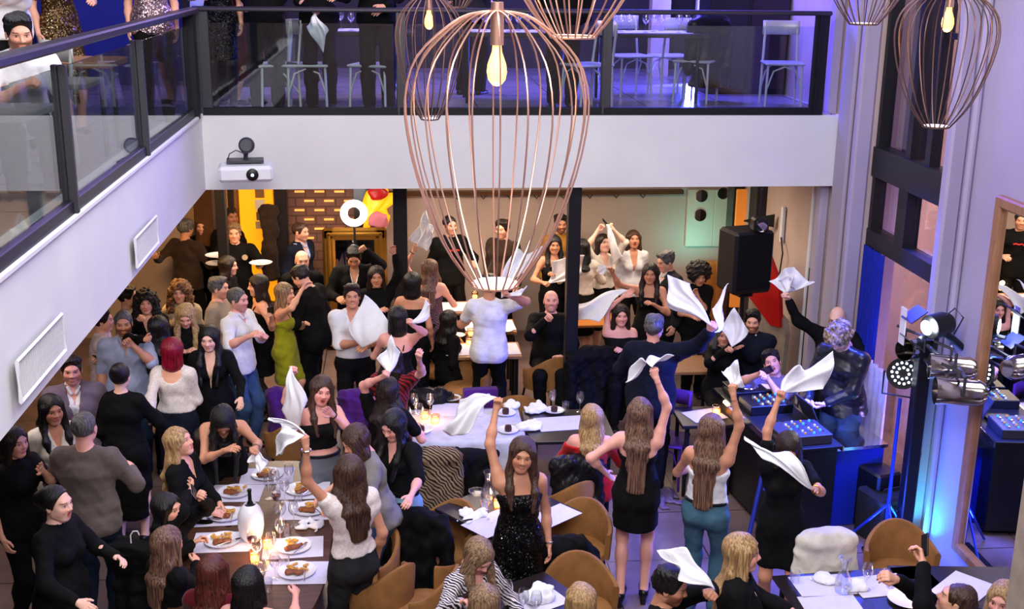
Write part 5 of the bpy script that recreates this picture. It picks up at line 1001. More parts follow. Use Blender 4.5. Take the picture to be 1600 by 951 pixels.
MB().box((-.06, -.02, .12), (.16, .20, .008), R=np.array([[.8, 0, -.6], [0, 1, 0], [.6, 0, .8]])).obj('barn_door', 'plastic', fr); MB().box((-.06, -.02, -.11), (.15, .20, .008), R=np.array([[.8, 0, .6], [0, 1, 0], [-.6, 0, .8]])).obj('barn_door', 'metal', fr); MB().box((-.11, .06, .0), (.008, .10, .30)).obj('barn_door', 'plasticwhite', fr)
MB().tube([(.14, 0, .0), (.30, .02, -.10), (.52, .06, -.28)], .028, 8).obj('arm', 'plastic', fr); MB().tube([(.16, 0, .05), (.28, .0, .16), (.36, 0, .08), (.30, 0, -.06)], .006).obj('cable', 'plastic', fr); MB().tube([(.16, 0, .0), (.15, .0, -.28)], .020, 8).obj('clamp', 'plastic', fr)
spot(tuple(q+V3(-.12, -.05, 0)), (2.0, 8.2, .8), 60, (.9, .92, 1), 80, r=.05)
# uplight at the foot of the pier
q = at(1447, 850, .1); ul = thing('uplight', 'cyan blue floor uplight washing the right pier', 'uplight', (6.22, q[1]-.1, 0)); MB().box((0, 0, .06), (.10, .30, .12), bev=.02).obj('housing', 'plastic', ul); MB().box((0, 0, .125), (.07, .26, .008)).obj('lens', 'cyantube', ul)
for a_, b_, r_ in ((0, 0, .006), (.04, .02, .005)): pass
tag(MB().tube([V3(6.30, q[1]+.18, .05), V3(6.31, q[1]+.12, .9), V3(6.33, q[1]+.2, 1.7), V3(6.3, q[1]+.15, 2.0)], .010).obj('cable', 'plastic'), 'black cable running up the blue lit right pier', 'cable')
area((6.22, q[1]-.1, .16), (6.36, q[1]-.02, 2.2), .08, 7, (.05, .6, 1), .2, spread=110)
# curtains, bags near the window
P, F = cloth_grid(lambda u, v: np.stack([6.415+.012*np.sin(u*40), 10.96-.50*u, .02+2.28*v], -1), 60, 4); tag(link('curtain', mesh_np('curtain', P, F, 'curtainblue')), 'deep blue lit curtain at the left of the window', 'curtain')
P, F = cloth_grid(lambda u, v: np.stack([6.34+.03*np.sin(u*30+v), 10.5-.60*u, .35+.95*v], -1), 50, 6); tag(link('curtain', mesh_np('curtain', P, F, 'curtainwhite')), 'white cloth lit lavender behind the DJ', 'curtain')
for x, y, z, w_, d_, h, lb, m in ((1362, 740, .5, .26, .5, .6, 'dark amplifier case with blue highlights behind the DJ', 'plastic'), (1385, 790, .3, .4, .36, .45, 'black equipment bag at the foot of the light stand', 'charcoal')):
    p = at(x, y, z); t = thing('equipment_case', lb, 'flight case', (p[0], p[1], 0), .3); MB().box((0, 0, h/2), (w_, d_, h), bev=.02).obj('case', m, t); MB().tube([(-.08, -d_/2, h*.7), (-.08, -d_/2-.03, h*.8), (.08, -d_/2-.03, h*.8), (.08, -d_/2, h*.7)], .008).obj('handle', 'metal', t)
# wall mirror on the pier
wm = thing('wall_mirror', 'tall wood framed mirror on the right wall reflecting the DJ equipment', 'mirror', (XW-.02, 7.35, 0)); f = MB(); y0, y1, z0, z1 = -.95, .98, .40, 3.25
f.box((-.02, y1, (z0+z1)/2), (.07, .09, z1-z0+.09), bev=.015).box((-.02, y0, (z0+z1)/2), (.07, .09, z1-z0+.09), bev=.015).box((-.02, 0, z0), (.07, y1-y0, .09), bev=.015).box((-.02, 0, z1), (.07, y1-y0, .09), bev=.015); f.obj('frame', 'lightwood', wm); MB().box((-.005, 0, (z0+z1)/2), (.02, y1-y0-.05, z1-z0-.05)).obj('mirror_glass', 'mirror', wm)
# ground clutter
# ---------------------------------------------------------------- gallery furniture
for x, y, rz, lb in ((982, 150, 3.4, 'white chair nearest the middle post on the back gallery'), (1085, 160, 2.6, 'white chair under the leather jacket on the back gallery'), (1218, 165, 3.0, 'white chair at the right end of the back gallery'), (915, 170, 2.0, 'white chair behind the lower wires of the large lamp on the gallery'), (1150 - 105, 150, .2, 'white chair facing away at the glass covered gallery table'),
                     (480, 175, 3.2, 'white chair behind the waving napkin on the back gallery'), (585, 172, 2.8, 'white chair left of the lamps on the back gallery'), (430, 175, 1.9, 'white chair behind the maroon figure on the back gallery')):
    p = at(x, y, ZT); chair_bent(lb, p[0], max(p[1], 12.25), rz)
p = at(1080, 158, ZT); drape('brown black leather jacket hanging on a gallery chair', 'jacket', p[0]+.12, max(p[1], 12.5)-.1, .3, .42, .75, 'leather', z1=ZT+.92-0, seed=8, z0=0)
for x, y, lb in ((1010, 150, 'gallery table crowded with wine glasses'), (800, 150, 'gallery table behind the large lamp'), (560, 160, 'gallery table behind the white waving napkin')):
    short = {1010: 'right hand gallery table', 800: 'gallery table behind the large lamp', 560: 'gallery table behind the waving napkin'}[x]; Y_ = 13.0; X_ = onY(x, 100, Y_)[0]; t = thing('gallery_table', lb, 'table', (X_, Y_, ZT)); MB().box((0, 0, .73), (1.2, .7, .04), bev=.006).obj('tabletop', 'darkwood', t); [MB().tube([(sx*.5, sy*.28, 0), (sx*.5, sy*.28, .71)], .02).obj('leg', 'darkmetal', t) for sx in (-1, 1) for sy in (-1, 1)]
    P, F = cloth_grid(lambda u, v: np.stack([-.3+.6*u, -.25+.5*v, .753+0*u], -1), 4, 4); placemat(X_, Y_, ZT+.752, 0, 'white cloth on the '+lb, .9, .5)
    for k in range(8): wineglass(X_-.42+.12*k, Y_-.12+.16*(k % 3)-.05, ZT+.756, ORD[k]+' from left of the glasses on the '+short, 'wine glasses on the '+lb)
q = onY(1190, 60, 15.5); gl = thing('curtain', 'bright blue white lit curtain at the back right of the gallery', 'curtain', (q[0], 15.5, ZT)); P, F = cloth_grid(lambda u, v: np.stack([-.6+.9*u, .05*np.sin(u*50), 2.4*v], -1), 70, 3); link('drape', mesh_np('drape', P, F, 'curtainwhite'), gl)
spot((q[0]-.3, 14.6, ZT+.1), (q[0]-.2, 15.5, ZT+1.2), 700, (.12, .22, 1), 100); 
cb = thing('sideboard', 'black cabinet behind the right end of the gallery glass', 'cabinet', (onY(1215, 50, 13.9)[0]-.42, 13.9, ZT)); MB().box((0, 0, .62), (.95, .5, 1.25), bev=.01).obj('body', 'plastic', cb); MB().box((-.24, -.26, .62), (.44, .02, 1.1), bev=.005).obj('door', 'darkwood', cb); MB().box((.24, -.26, .62), (.44, .02, 1.1), bev=.005).obj('door', 'darkwood', cb)
struct('wall_gallery_panel', MB().box((5.35, 15.9, 4.9), (.25, .2, 2.9)).box((onY(1095, 60, 15.6)[0], 15.6, 4.9), (.16, .1, 2.9)), 'wallbeige')
p = at(1140, 135, ZT); o_ = blob('flower_bouquet', [ell(V3(p[0]+.18*math.cos(k), p[1]+.1*math.sin(k*2.1), ZT+.12+.05*math.sin(k*3)), (.08, .07, .07)) for k in range(8)], 'flower', .014, .02, (60, .012), origin=(p[0], p[1], ZT)); o_.location = (p[0], p[1], ZT); tag(o_, 'dark red flower bouquet lying on the gallery floor', 'flowers')
p = at(370, 178, ZT)
# left gallery bar
q = onY(67, 168, 7.4); bt = thing('bar_table', 'grey table on the left gallery under the leaning man', 'table', (q[0]-.65, 7.35, ZT)); hb = q[2]-ZT; MB().box((0, 0, hb-.025), (1.3, .60, .05), bev=.008).obj('tabletop', 'grey', bt); MB().box((-.1, 0, (hb-.05)/2), (.8, .4, hb-.06), bev=.01).obj('cabinet', 'darkmetal', bt)
b3 = thing('bar_table', 'long wooden counter across the left gallery behind the glass', 'table', (-1.0, 9.5, ZT)); MB().box((0, 0, .70), (1.5, .6, .05), bev=.008).obj('tabletop', 'lightwood', b3); [MB().tube([(sx*.65, sy*.2, 0), (sx*.65, sy*.2, .68)], .02).obj('leg', 'darkmetal', b3) for sx in (-1, 1) for sy in (-1, 1)]
q = onY(77, 92, 8.6); wineglass(q[0], 8.6, q[2]-.14, 'wine glass with a little wine standing behind the left handrail', None, wine=True)
q = onY(80, 130, 8.6); bt3 = thing('bar_table', 'small high table under the wine glass on the left gallery', 'table', (q[0], 8.6, ZT)); hz_ = onY(77, 92, 8.6)[2]-.145-ZT; MB().box((0, 0, hz_-.02), (.6, .5, .04), bev=.006).obj('tabletop', 'grey', bt3); MB().tube([(0, 0, 0), (0, 0, hz_-.04)], .03).obj('pedestal', 'darkmetal', bt3)
chair_bent('pale chair at the lower left behind the gallery glass', -1.0, 6.0, 1.2, ZT, None); chair_bent('pale chair beside the counter on the left gallery', -.75, 8.9, 2.4, ZT, None)

# small clutter seen on the floor and chairs
p = at(1040, 775, .03); crumple('shiny crumpled patch of painted violet light on the floor right of the long haired woman', p[0], p[1], .0, .42, .34, .05, .2, 31, 'violetlight', 'light_patch', 'light_patch', None)  # violet light on the floor, put into the colour of an added patch
p = at(752, 622, .84); bg = thing('paper_bag', 'purple bag with white letters behind the big swung napkin', 'bag', (p[0], p[1]+.12, .50), .1); MB().box((0, 0, .20), (.34, .10, .40), bev=.01).obj('bag_body', 'purple', bg)
tc_ = bpy.data.curves.new('lettering', 'FONT'); tc_.body = 'GIS'; tc_.size = .13; tc_.extrude = .001; tc_.align_x = 'CENTER'; tc_.materials.append(M['white']); tmp_ = bpy.data.objects.new('tmp', tc_); tm_ = bpy.data.meshes.new_from_object(tmp_); bpy.data.objects.remove(tmp_); to_ = link('lettering', tm_, bg); to_.location = (0, -.052, .27); to_.rotation_euler = (PI/2, 0, 0)
q = at(205, 850, .98); tag(MB().tube([(0, 0, 0), (0, 0, .07), (.02, 0, .10), (.05, 0, .10), (.06, 0, .07)], .005).obj('coat_hanger', 'plasticwhite', None, loc=q), 'white coat hanger hook above the black coat at the left', 'hanger')
q = onX(1270, 420, XW-.02); struct('trim_9', MB().box((XW-.02, q[1], q[2]/2), (.05, .10, q[2])), 'darkmetal')
# ---------------------------------------------------------------- the crowd on the main floor
SH = lambda c, sl='long', nk='collar', *h: ('shirt', c, sl, nk, *h)
TP = lambda c, sl='none', nk='strap', *h: ('top', c, sl, nk, *h)
SW = lambda c, nk='crew', *h: ('sweater', c, 'long', nk, *h)
TR = ('trousers', 'black'); JK = lambda c='navy': ('suit_jacket', c, 'deepv', -.22)
# back rows under the gallery
person('older man in a brown jacket with his back turned beside the left beam', (290, 357), 150, 'm', ('short', 'hgrey'), SW('darkbrown'), TR, aL=(245, 402, 'n.8'), aR='bent', skin='skintan', fat=1.1)
person('bald man in a black coat left of the thin dark column', (314, 353), 10, 'm', ('bald', ''), SW('black'), TR, aL='bent', beard=3, s=.97)
person('dark skinned man half hidden behind the blond waiter', (361, 338), 30, 'm', ('crop', 'hblack'), SW('black'), TR, skin='skindark', s=1.06)
person('greying blond waiter in a black hoodie with round badges', (366, 364), 5, 'm', ('short', 'hash'), SW('black'), TR, aR=(340, 400, 'n.9'), aL=(408, 412, 'n.9'), name='waiter', fat=1.12, handR='hold', handL='hold')
person('man in a navy suit looking right in front of the slotted brick wall', (470, 362), 60, 'm', ('crop', 'hbrown'), SH('lightblue'), ('trousers', 'navy'), jacket=JK(), beard=1)
person('bald man in black behind the embracing couple', (472, 407), 15, 'm', ('bald', ''), SW('black'), TR, s=.98)
person('tall young man in a black suit bending over the blonde woman', (470, 432), -120, 'm', ('short', 'hdark'), SH('white'), TR, jacket=('suit_jacket', 'black', 'deepv', -.25), lean=(8, 0), head=(0, 28, 0), aL='hip', aR='down', name='kiss')
person('blonde woman in an olive green dress hugging the tall man', (445, 458), 75, 'f', ('long', 'hash'), ('dress', 'olive', 'none', 'strap'), ('dress', 'olive'), aL='chest', aR=(472, 452, 'n.8'), shoes='heel', s=.97)
person('long dark haired woman in a short black dress holding a white phone', (403, 446), -75, 'f', ('longer', 'hdark'), ('dress', 'black', 'none', 'strap'), ('mini', 'black'), aL=(424, 495, 'n.7'), aR='fold', shoes='tights', name='w10', handL='hold')
person('brown haired woman in profile below the blond waiter', (357, 415), 80, 'f', ('long', 'hdark'), TP('black', 'long', 'crew'), TR, s=.98)
person('grey haired man in a taupe t-shirt looking right', (342, 450), 80, 'm', ('short', 'hgrey'), SH('taupe', 'short', 'crew'), ('jeans', 'darkjeans'), beard=1, s=.98)
person('grey haired man in a white shirt and blue jeans', (372, 468), 65, 'm', ('crop', 'hgrey'), SH('white', 'elbow'), ('jeans', 'jeans'), aL=(412, 524, 'n.8'), aR=(388, 526, 'n.75'), beard=3, skin='skinpink', handL='grip', shoes='shoe')
person('backlit woman with blonde brown curls in a beige top', (281, 456), 0, 'f', ('curly', 'cbrown'), TP('beige', 'long', 'crew'), TR, s=.98)
person('woman with long dark curls holding a thin cigarette', (228, 472), 10, 'f', ('curly', 'cblack'), TP('black', 'long', 'v'), TR, aR=(216, 500, 'n.7'), handR='hold')
person('blonde woman in black looking down behind the red haired woman', (290, 493), 5, 'f', ('wavy', 'hblond'), TP('black', 'long', 'crew'), TR, head=(0, 25, 0), aR='chest', aL='chest')
person('woman in black seen from behind with long dark brown hair', (248, 512), 160, 'f', ('long', 'hblack'), TP('black', 'long', 'crew'), TR, aL=(226, 530, 'n.8'))
person('red haired woman in a white lace top seen from behind', (270, 548), 172, 'f', ('bob', 'hred'), TP('lace', 'long', 'scoopback', .10), ('skirt', 'navy'), aL=(238, 650, 'n.97'), aR=(296, 640, 'f.92'), fat=1.05)
person('black haired woman in a deep black v-neck dress with a pendant', (327, 528), 0, 'f', ('sleek', 'hblack'), ('dress', 'black', 'long', 'deepv'), ('midi', 'black'), aL=(376, 622, 'n.96'), aR='down', head=(5, 8, 0), fat=1.12, skin='skinpale')
person('bearded man in a light blue shirt with a hand at his chin', (193, 505), 10, 'm', ('crop', 'hgrey'), SH('lightblue', 'elbow'), ('jeans', 'darkjeans'), aL=(208, 540, 'n.55'), aR='down', beard=2, fat=1.12, skin='skintan', handL='hold')
person('man in a pale pink shirt holding a phone at the left beam', (160, 500), 100, 'm', ('short', 'hdark'), SH('pinkwhite'), TR, aR='bent', aL=(150, 560, 'n.8'), name='p22', handL='hold', s=.95)
person('man in profile with purple lit face below the left beam', (200, 463), 90, 'm', ('short', 'hblack'), SW('beige'), TR, s=.96)
person('man in a grey purple cardigan at the edge of the left beam', (112, 578), 15, 'm', ('short', 'hdark'), SH('white'), TR, jacket=('cardigan', 'purplegrey', 'deepv', -.15), beard=1, skin='skinpink')
person('woman in black from behind with her dark hair in a bun', (188, 588), 172, 'f', ('topknot', 'hblack'), TP('black', 'long', 'crew'), ('midi', 'black'), aR='bent', aL='down', fat=1.12, skin='skinpale')
person('woman in a white wrap top with black hair at the left beam', (81, 640), 35, 'f', ('front', 'hblack'), TP('offwhite', 'cap', 'v'), TR, aR='down', aL='down', skin='skintan', mouth='closed')
person('balding man in a grey brown sweater and jeans from behind', (132, 668), 172, 'm', ('buzz', 'hgrey'), SW('greybrown', 'turtle'), ('jeans', 'darkjeans'), aL='bent', aR='bent', skin='skinpink', fat=1.12, s=1.03)
person('woman in black with long brown hair raising her hand at the left edge', (22, 690), 60, 'f', ('longer', 'hdark'), ('coat', 'black', 'elbow', 'crew'), TR, aL=(66, 735, 'n.7'), aR='down', handL='open', fat=1.1)
person('woman with a black bun and black sweater in the lower left corner', (88, 786), 70, 'f', ('bun', 'hblack'), SW('black', 'crew', -.12), ('jeans', 'darkjeans'), aR=(120, 940, 'n.9'), aL='bent', skin='skinpale', s=1.02, mouth='open', fat=1.1)
# round the long table
person('black haired woman in a black sleeveless dress leaning over the long table', (348, 655), 8, 'f', ('sleek', 'hblack'), ('dress', 'black', 'none', 'strap'), ('dress', 'black'), aL=(400, 700, 'n.93'), aR=(352, 703, 'n.7'), lean=(34, 0), head=(0, 45, 0), skin='skintan', name='w31', handL='grip')
person('blonde woman in a black jacket gazing up at the left of the long table', (280, 690), 75, 'f', ('long', 'hblond'), TP('black', 'long', 'v'), TR, seat=True, head=(0, -18, 0), aR='lap', aL='lap', lifts=.2)
person('dark haired woman in profile next to the gazing blonde', (322, 690), 70, 'f', ('long', 'hdark'), TP('black', 'long', 'crew'), TR, seat=True, aR='lap', aL='table', head=(0, 5, 0), s=.95)
person('black haired woman filming with a bright phone at the long table', (262, 795), 65, 'f', ('long', 'hblack'), SW('black'), TR, seat=True, aL=(312, 775, 'n.85'), aR=(296, 768, 'f.9'), name='w34', handL='hold', head=(0, -5, 0))
person('woman with brown to blonde hair and a leopard skirt seen from behind', (262, 848), 135, 'f', ('long', 'hombre'), TP('black', 'long', 'crew'), ('skirt', 'leopard'), seat=True, aR=(306, 880, 'f.9'), aL=(302, 848, 'f.85'), handL='hold')
person('auburn haired woman in maroon seated at the bottom of the long table', (333, 893), 160, 'f', ('long', 'hauburn'), TP('maroon', 'long', 'crew'), TR, seat=True, aL='table', aR='table')
person('sleek black haired woman seated at the bottom centre left', (388, 912), 165, 'f', ('long', 'hblack'), TP('maroon', 'none', 'strap'), TR, seat=True, aR=(462, 930, 'f.9'), aL='table', skin='skinpink')
person('woman in a white lace blouse and dark trousers reaching up over the long table', (545, 738), -150, 'f', ('wavy', 'hbrown'), TP('lace', 'cap', 'v', .095), ('trousers', 'charcoal'), aL=(478, 700, 'n.95'), aR='down', name='w38', skin='skintan', handL='grip', s=1.03)
person('woman with very long brown hair looking down behind the lace blouse', (556, 688), -70, 'f', ('longer', 'hbrown'), TP('grey', 'short', 'crew'), ('jeans', 'jeans'), head=(0, 25, 0), aR='bent', aL='bent', lean=(12, 0), s=1.0)
person('laughing woman in a black lace crop top and grey jeans', (502, 610), 18, 'f', ('front', 'hbrown'), TP('black', 'none', 'strap', .17), ('jeans', 'greyjeans'), aR=(455, 585, 'n.9'), aL=(520, 648, 'n.7'), mouth='open', name='w40', skin='skinpink', handR='grip', handL='open', head=(0, 0, -10))
person('black haired woman in a black shirt and light jeans leaning on a chair', (615, 664), -40, 'f', ('front', 'hblack'), SH('black', 'elbow', 'v', .07), ('jeans', 'lightjeans'), aL=(642, 775, 'n.96'), aR='back', mouth='smile', head=(0, 20, 0), skin='skinpink')
person('man in a white shirt and black trousers with a napkin across his chest', (550, 463), 5, 'm', ('quiff', 'hdark'), SH('white', 'elbow', 'v', .05), TR, aR=(562, 535, 'n.72'), aL=(574, 540, 'n.75'), head=(0, -8, 0), name='m42', skin='skintan', mouth='smile')
person('woman with a black bob and bare back in a black dress', (645, 442), 165, 'f', ('bob', 'hblack'), ('dress', 'black', 'none', 'halter'), ('midi', 'black'), aR='down', aL='bent', skin='skintan')
person('young man in a beige jacket looking down in front of the gold mirror', (553, 402), 0, 'm', ('quiff', 'hblack'), SH('white', 'long', 'v'), TR, jacket=('jacket', 'black', 'deepv', -.15), head=(0, 25, 0), aL=(572, 392, 'n.8'), aR='bent', skin='skintan', name='m44', handL='grip')
person('tanned woman in black with swept back dark hair by the gold mirror', (588, 432), 5, 'f', ('long', 'hdark'), SW('black'), TR, skin='skintan', aL='up', aR='chest')
person('woman with long wavy brown hair and patterned dress raising a napkin', (672, 420), 165, 'f', ('wavy', 'hombre'), ('dress', 'pattern', 'none', 'strap'), ('dress', 'pattern'), aL=(646, 392, 'n.85'), aR='bent', name='w46', handL='grip')
person('dark haired man in a black sweatshirt with a red logo', (703, 352), 25, 'm', ('crop', 'hblack'), SW('black'), TR, aR='down', aL='bent', name='m47', beard=1, fat=1.08, s=1.02)
person('man in a dark brown sweater turned left against the beige wall', (785, 358), -35, 'm', ('short', 'hdark'), SW('darkbrown'), TR, name='m48', beard=1, fat=1.1)
person('bearded man in a mustard top behind the dark column', (876, 350), 5, 'm', ('short', 'hdark'), SW('mustard'), TR, beard=2, skin='skintan', s=1.0)
person('long dark haired woman in a black strap dress left of the dark column', (866, 382), 0, 'f', ('front', 'hblack'), ('dress', 'black', 'none', 'strap'), ('dress', 'black'), aR='bent', aL='chest', mouth='smile', name='w50', skin='skintan', handR='grip')
person('dark haired woman in a white blouse directly right of the dark column', (910, 388), 175, 'f', ('mid', 'hblack'), TP('offwhite', 'elbow', 'crew'), ('skirt', 'black'), aR='bent', aL='bent', name='w51')
person('woman in a cream blouse holding a phone up above her head', (943, 380), 15, 'f', ('mid', 'hdark'), TP('offwhite', 'elbow', 'v'), ('skirt', 'black'), aR=(934, 360, 'n.8'), aL=(958, 358, 'n.8'), head=(0, -15, 0), mouth='smile', name='w52', handR='hold', handL='hold', skin='skinpale')
person('smiling woman in a white shirt open at the neck against the beige wall', (990, 374), 0, 'f', ('mid', 'hbrown'), SH('white', 'elbow', 'deepv'), TR, head=(0, -12, 0), mouth='open', skin='skintan')
person('grey haired man in a dark suit turned left beside the white shirt woman', (1040, 408), -70, 'm', ('short', 'hgrey'), SH('white'), TR, jacket=JK('charcoal'), head=(0, 15, 0))
person('woman in a black strapless dress stretching her arm to the left', (1016, 427), -15, 'f', ('front', 'hdark'), ('dress', 'black', 'none', 'strap'), ('dress', 'black'), aR=(956, 424, 'n.95'), aL=(1022, 476, 'n.6'), skin='skintan', name='w55')
person('woman with a big dark afro in a black top', (1092, 430), 5, 'f', ('afro', 'cblack'), TP('black', 'elbow', 'crew'), TR, aL=(1090, 462, 'n.5'), aR='bent', skin='skintan', head=(0, 10, 0), s=.98)
person('bald bearded man in black raising his fist from a chair', (861, 470), -5, 'm', ('bald', ''), SW('black'), TR, seat=True, aR=(852, 500, 'n.6'), aL='lap', beard=3, head=(0, -12, 0), skin='skinpink', handR='grip', mouth='smile', fat=1.15, name='m57', lifts=.1)
person('man in a white t-shirt with his arm raised behind the lamp disc', (765, 446), 172, 'm', ('short', 'hblack'), SH('white', 'short', 'crew', -.12), TR, aR=(796, 462, 'n.7'), aL='bent', name='m58', skin='skintan', handR='grip', s=1.02)
person('smiling woman with a fringe in an off shoulder black top', (970, 492), 0, 'f', ('mid', 'hdark'), TP('black', 'none', 'off'), TR, seat=True, aR=(975, 463, 'f.8'), aL='chest', mouth='smile', name='w59', lifts=.1, skin='skinpink')
person('grey haired man in a navy suit flinging a napkin with his right arm', (1022, 512), 160, 'm', ('short', 'hgrey'), SH('white'), ('trousers', 'black'), jacket=('suit_jacket', 'navy', 'collar', -.28), aR=(1108, 518, 'n.95'), aL='bent', name='m60', skin='skinpink', handR='grip', s=1.03, fat=1.12)
person('older blonde woman in black seated behind the grey haired man’s arm', (1130, 522), -5, 'f', ('mid', 'hgrey'), TP('black', 'long', 'crew'), TR, seat=True, lifts=.05, aR=(1134, 548, 'n.8'), name='w61', handR='grip')
person('dark haired man in a navy sweater with a white collar clapping', (1176, 502), -20, 'm', ('short', 'hblack'), SH('white', 'long', 'collar'), TR, jacket=('sweater', 'navy', 'crew', -.12), seat=True, aR=(1148, 545, 'n.8'), aL=(1150, 535, 'n.8'), beard=2, handR='clap', handL='clap', fat=1.1, lifts=.05)
person('laughing man leaning back and holding a dark phone with both hands', (1206, 566), -20, 'm', ('short', 'hblack'), SH('purplegrey', 'elbow', 'crew'), TR, seat=True, aR=(1184, 585, 'n.8'), aL=(1200, 592, 'n.7'), mouth='open', head=(0, -18, 20), name='m63', handR='hold', handL='hold', hz=None)
person('bald man with glasses in black swinging a napkin behind the DJ', (1308, 497), -35, 'm', ('bald', ''), SW('black'), TR, aR=(1232, 468, 'n.96'), aL=(1352, 572, 'n.85'), name='m64', head=(0, 12, 0), handR='grip', s=.97, skin='skinpale')
person('DJ with tousled curls in a black puffer jacket and ripped jeans', (1312, 527), -50, 'm', ('curls', 'cblond'), ('puffer_jacket', 'puffy', 'long', 'turtle', -.08), ('jeans', 'jeans'), aR=(1262, 625, 'n.9'), aL=(1290, 630, 'n.88'), head=(0, 35, 0), name='dj', s=1.06, fat=1.12, skin='skinpale', handR='hold', handL='hold', beard=1, shoes='sneaker', lean=(8, 0))
person('woman in a white camisole and blue jeans with her arm straight up', (1112, 670), 150, 'f', ('longer', 'hombre'), TP('white', 'none', 'strap', .09), ('jeans', 'tealjeans'), aR=(1146, 618, 'n.97'), aL='bent', name='w66', skin='skintan', handR='grip', s=1.02)
person('woman in a black dress with a napkin over her long brown hair', (1232, 700), -12, 'f', ('longer', 'hdark'), ('dress', 'black', 'short', 'crew'), ('dress', 'black', .34), aR=(1216, 622, 'n.9'), aL=(1275, 765, 'n.9'), head=(0, 25, 0), name='w67', skin='skintan', handL='open', handR='grip')
person('woman in a short black dress from behind with very long brown hair', (1000, 645), 165, 'f', ('longer', 'hombre'), ('dress', 'black', 'none', 'strap'), ('dress', 'black', .30), aR=(1026, 592, 'n.95'), aL='waist', name='w68', shoes='heel', skin='skinpink', lifts=.06, handR='grip', s=1.02)
person('blonde woman in a red top seated with her back to us', (925, 652), 170, 'f', ('long', 'hblond'), TP('red', 'elbow', 'off'), TR, seat=True, aL='table', aR='bent', skin='skinpink', lifts=.1)
person('smiling woman in a black sequin dress with her arm high', (816, 710), 5, 'f', ('front', 'hbrown'), ('dress', 'blacksequin', 'none', 'strap'), ('dress', 'black', .30), aR=(775, 640, 'n.97'), aL='down', mouth='smile', name='w70', skin='skintan', handR='grip', s=1.04, shoes='heel', head=(8, 0, -8))
person('blonde woman in a zebra print blouse looking down at a phone', (748, 868), 35, 'f', ('front', 'hash'), TP('zebra', 'long', 'v'), TR, seat=True, aR=(722, 940, 'n.8'), aL='table', head=(0, 35, 0), name='w71', handR='hold', lifts=.05, skin='skinpink')
person('ash blonde woman seen from above at the bottom edge', (757, 940), 178, 'f', ('long', 'hash'), TP('black', 'long', 'crew'), TR, seat=True, aL='table', aR='table')
person('platinum blonde woman in the round chair at the bottom edge', (908, 938), 175, 'f', ('mid', 'hblond'), TP('black', 'long', 'crew'), TR, seat=True, aL='lap', aR='lap')
person('dark haired man in profile with a napkin over his head at the bottom', (1047, 915), 65, 'm', ('quiff', 'hblack'), SW('black'), TR, seat=True, aL=(1110, 925, 'n.85'), aR='lap', beard=2, head=(0, 10, 0), name='m74', skin='skintan', handL='grip', lifts=.08)
person('blonde woman in profile in a black jacket at the bottom right', (1160, 863), 75, 'f', ('long', 'hblond'), TP('pinkwhite', 'none', 'strap'), TR, jacket=('jacket', 'black', 'deepv', -.1), seat=True, aR='lap', aL='table', skin='skinpink', lifts=.16, s=1.05)
person('person in black photographing with a phone at the lower right edge', (1494, 938), -120, 'm', ('crop', 'hbrown'), SW('black'), TR, seat=True, aR=(1400, 905, 'n.95'), aL=(1442, 880, 'n.9'), name='m76', handL='hold', handR='hold', head=(0, -20, 0))
person('blonde woman with red lips at the lower right corner', (1568, 938), -50, 'f', ('mid', 'hblond'), TP('black', 'long', 'crew'), TR, seat=True, mouth='closed', skin='skinpink')
person('brown haired woman in a black top and grey skirt holding up a napkin', (606, 610), 160, 'f', ('wavy', 'hdark'), TP('black', 'short', 'crew'), ('midi', 'greyskirt'), aL=(594, 590, 'n.85'), aR='bent', name='w78', handL='grip', skin='skinpink')
person('woman in a red plaid dress stretching her arm to the right', (612, 560), 160, 'f', ('long', 'hdark'), ('dress', 'plaid', 'short', 'crew'), ('dress', 'plaid'), aR=(655, 562, 'n.95'), aL='bent', skin='skinpink', handR='hold')
person('black haired woman raising a white napkin behind the red plaid dress', (622, 497), 170, 'f', ('bob', 'hblack'), ('dress', 'black', 'none', 'strap'), ('dress', 'black'), aR=(645, 508, 'n.9'), aL='bent', name='w79', handR='grip', skin='skinpink')
person('hooded guest in black seated left of the light tables', (702, 500), 120, 'f', ('mid', 'hblack'), TP('black', 'long', 'crew'), TR, seat=True, s=.96)
# ---------------------------------------------------------------- guests on the galleries
person('bearded man in a white t-shirt leaning on his elbow behind the handrail', (30, 52), 25, 'm', ('short', 'hblack'), SH('white', 'short', 'crew'), TR, aR=(-.14, .26, .02), aL=(.05, .34, -.30), hz=4.46, z0=ZT, seat=True, beard=2, lean=(34, 0), head=(0, 0, 0), name='g1', handR='grip')
def gal(label, x, y, Y, zrel, *a, **k): q = onY(x, y, Y); return person(label, None, *a, pos=(q[0], Y), z0=ZT, **k)
gal('guest in a gold sequin dress on the left gallery', 95, 60, 10.6, 0, 40, 'f', ('long', 'hbrown'), ('dress', 'goldsequin', 'short', 'crew'), ('midi', 'goldsequin'), aL='bent', aR='down')
gal('guest in a pink silver sequin top on the left gallery', 240, 60, 11.2, 0, 10, 'f', ('long', 'hblond'), TP('silversequin', 'none', 'strap', -.08), TR, aL='down', aR='down')
gal('guest in a white shirt at the far upper left of the gallery', 8, 30, 9.8, 0, 30, 'm', ('short', 'hblack'), SH('white'), TR, aR='fold', aL='fold')
gal('guest in a black sequin dress at the gallery corner', 345, 60, 12.25, 0, 5, 'f', ('long', 'hblack'), ('dress', 'blacksequin', 'none', 'strap'), ('dress', 'blacksequin'), shoes='tights', aL='down', aR='bent')
gal('guest in a white shirt behind the black sequin dress', 330, 60, 12.75, 0, 5, 'm', ('short', 'hblack'), SH('white', 'elbow'), TR, aL='out', aR='out')
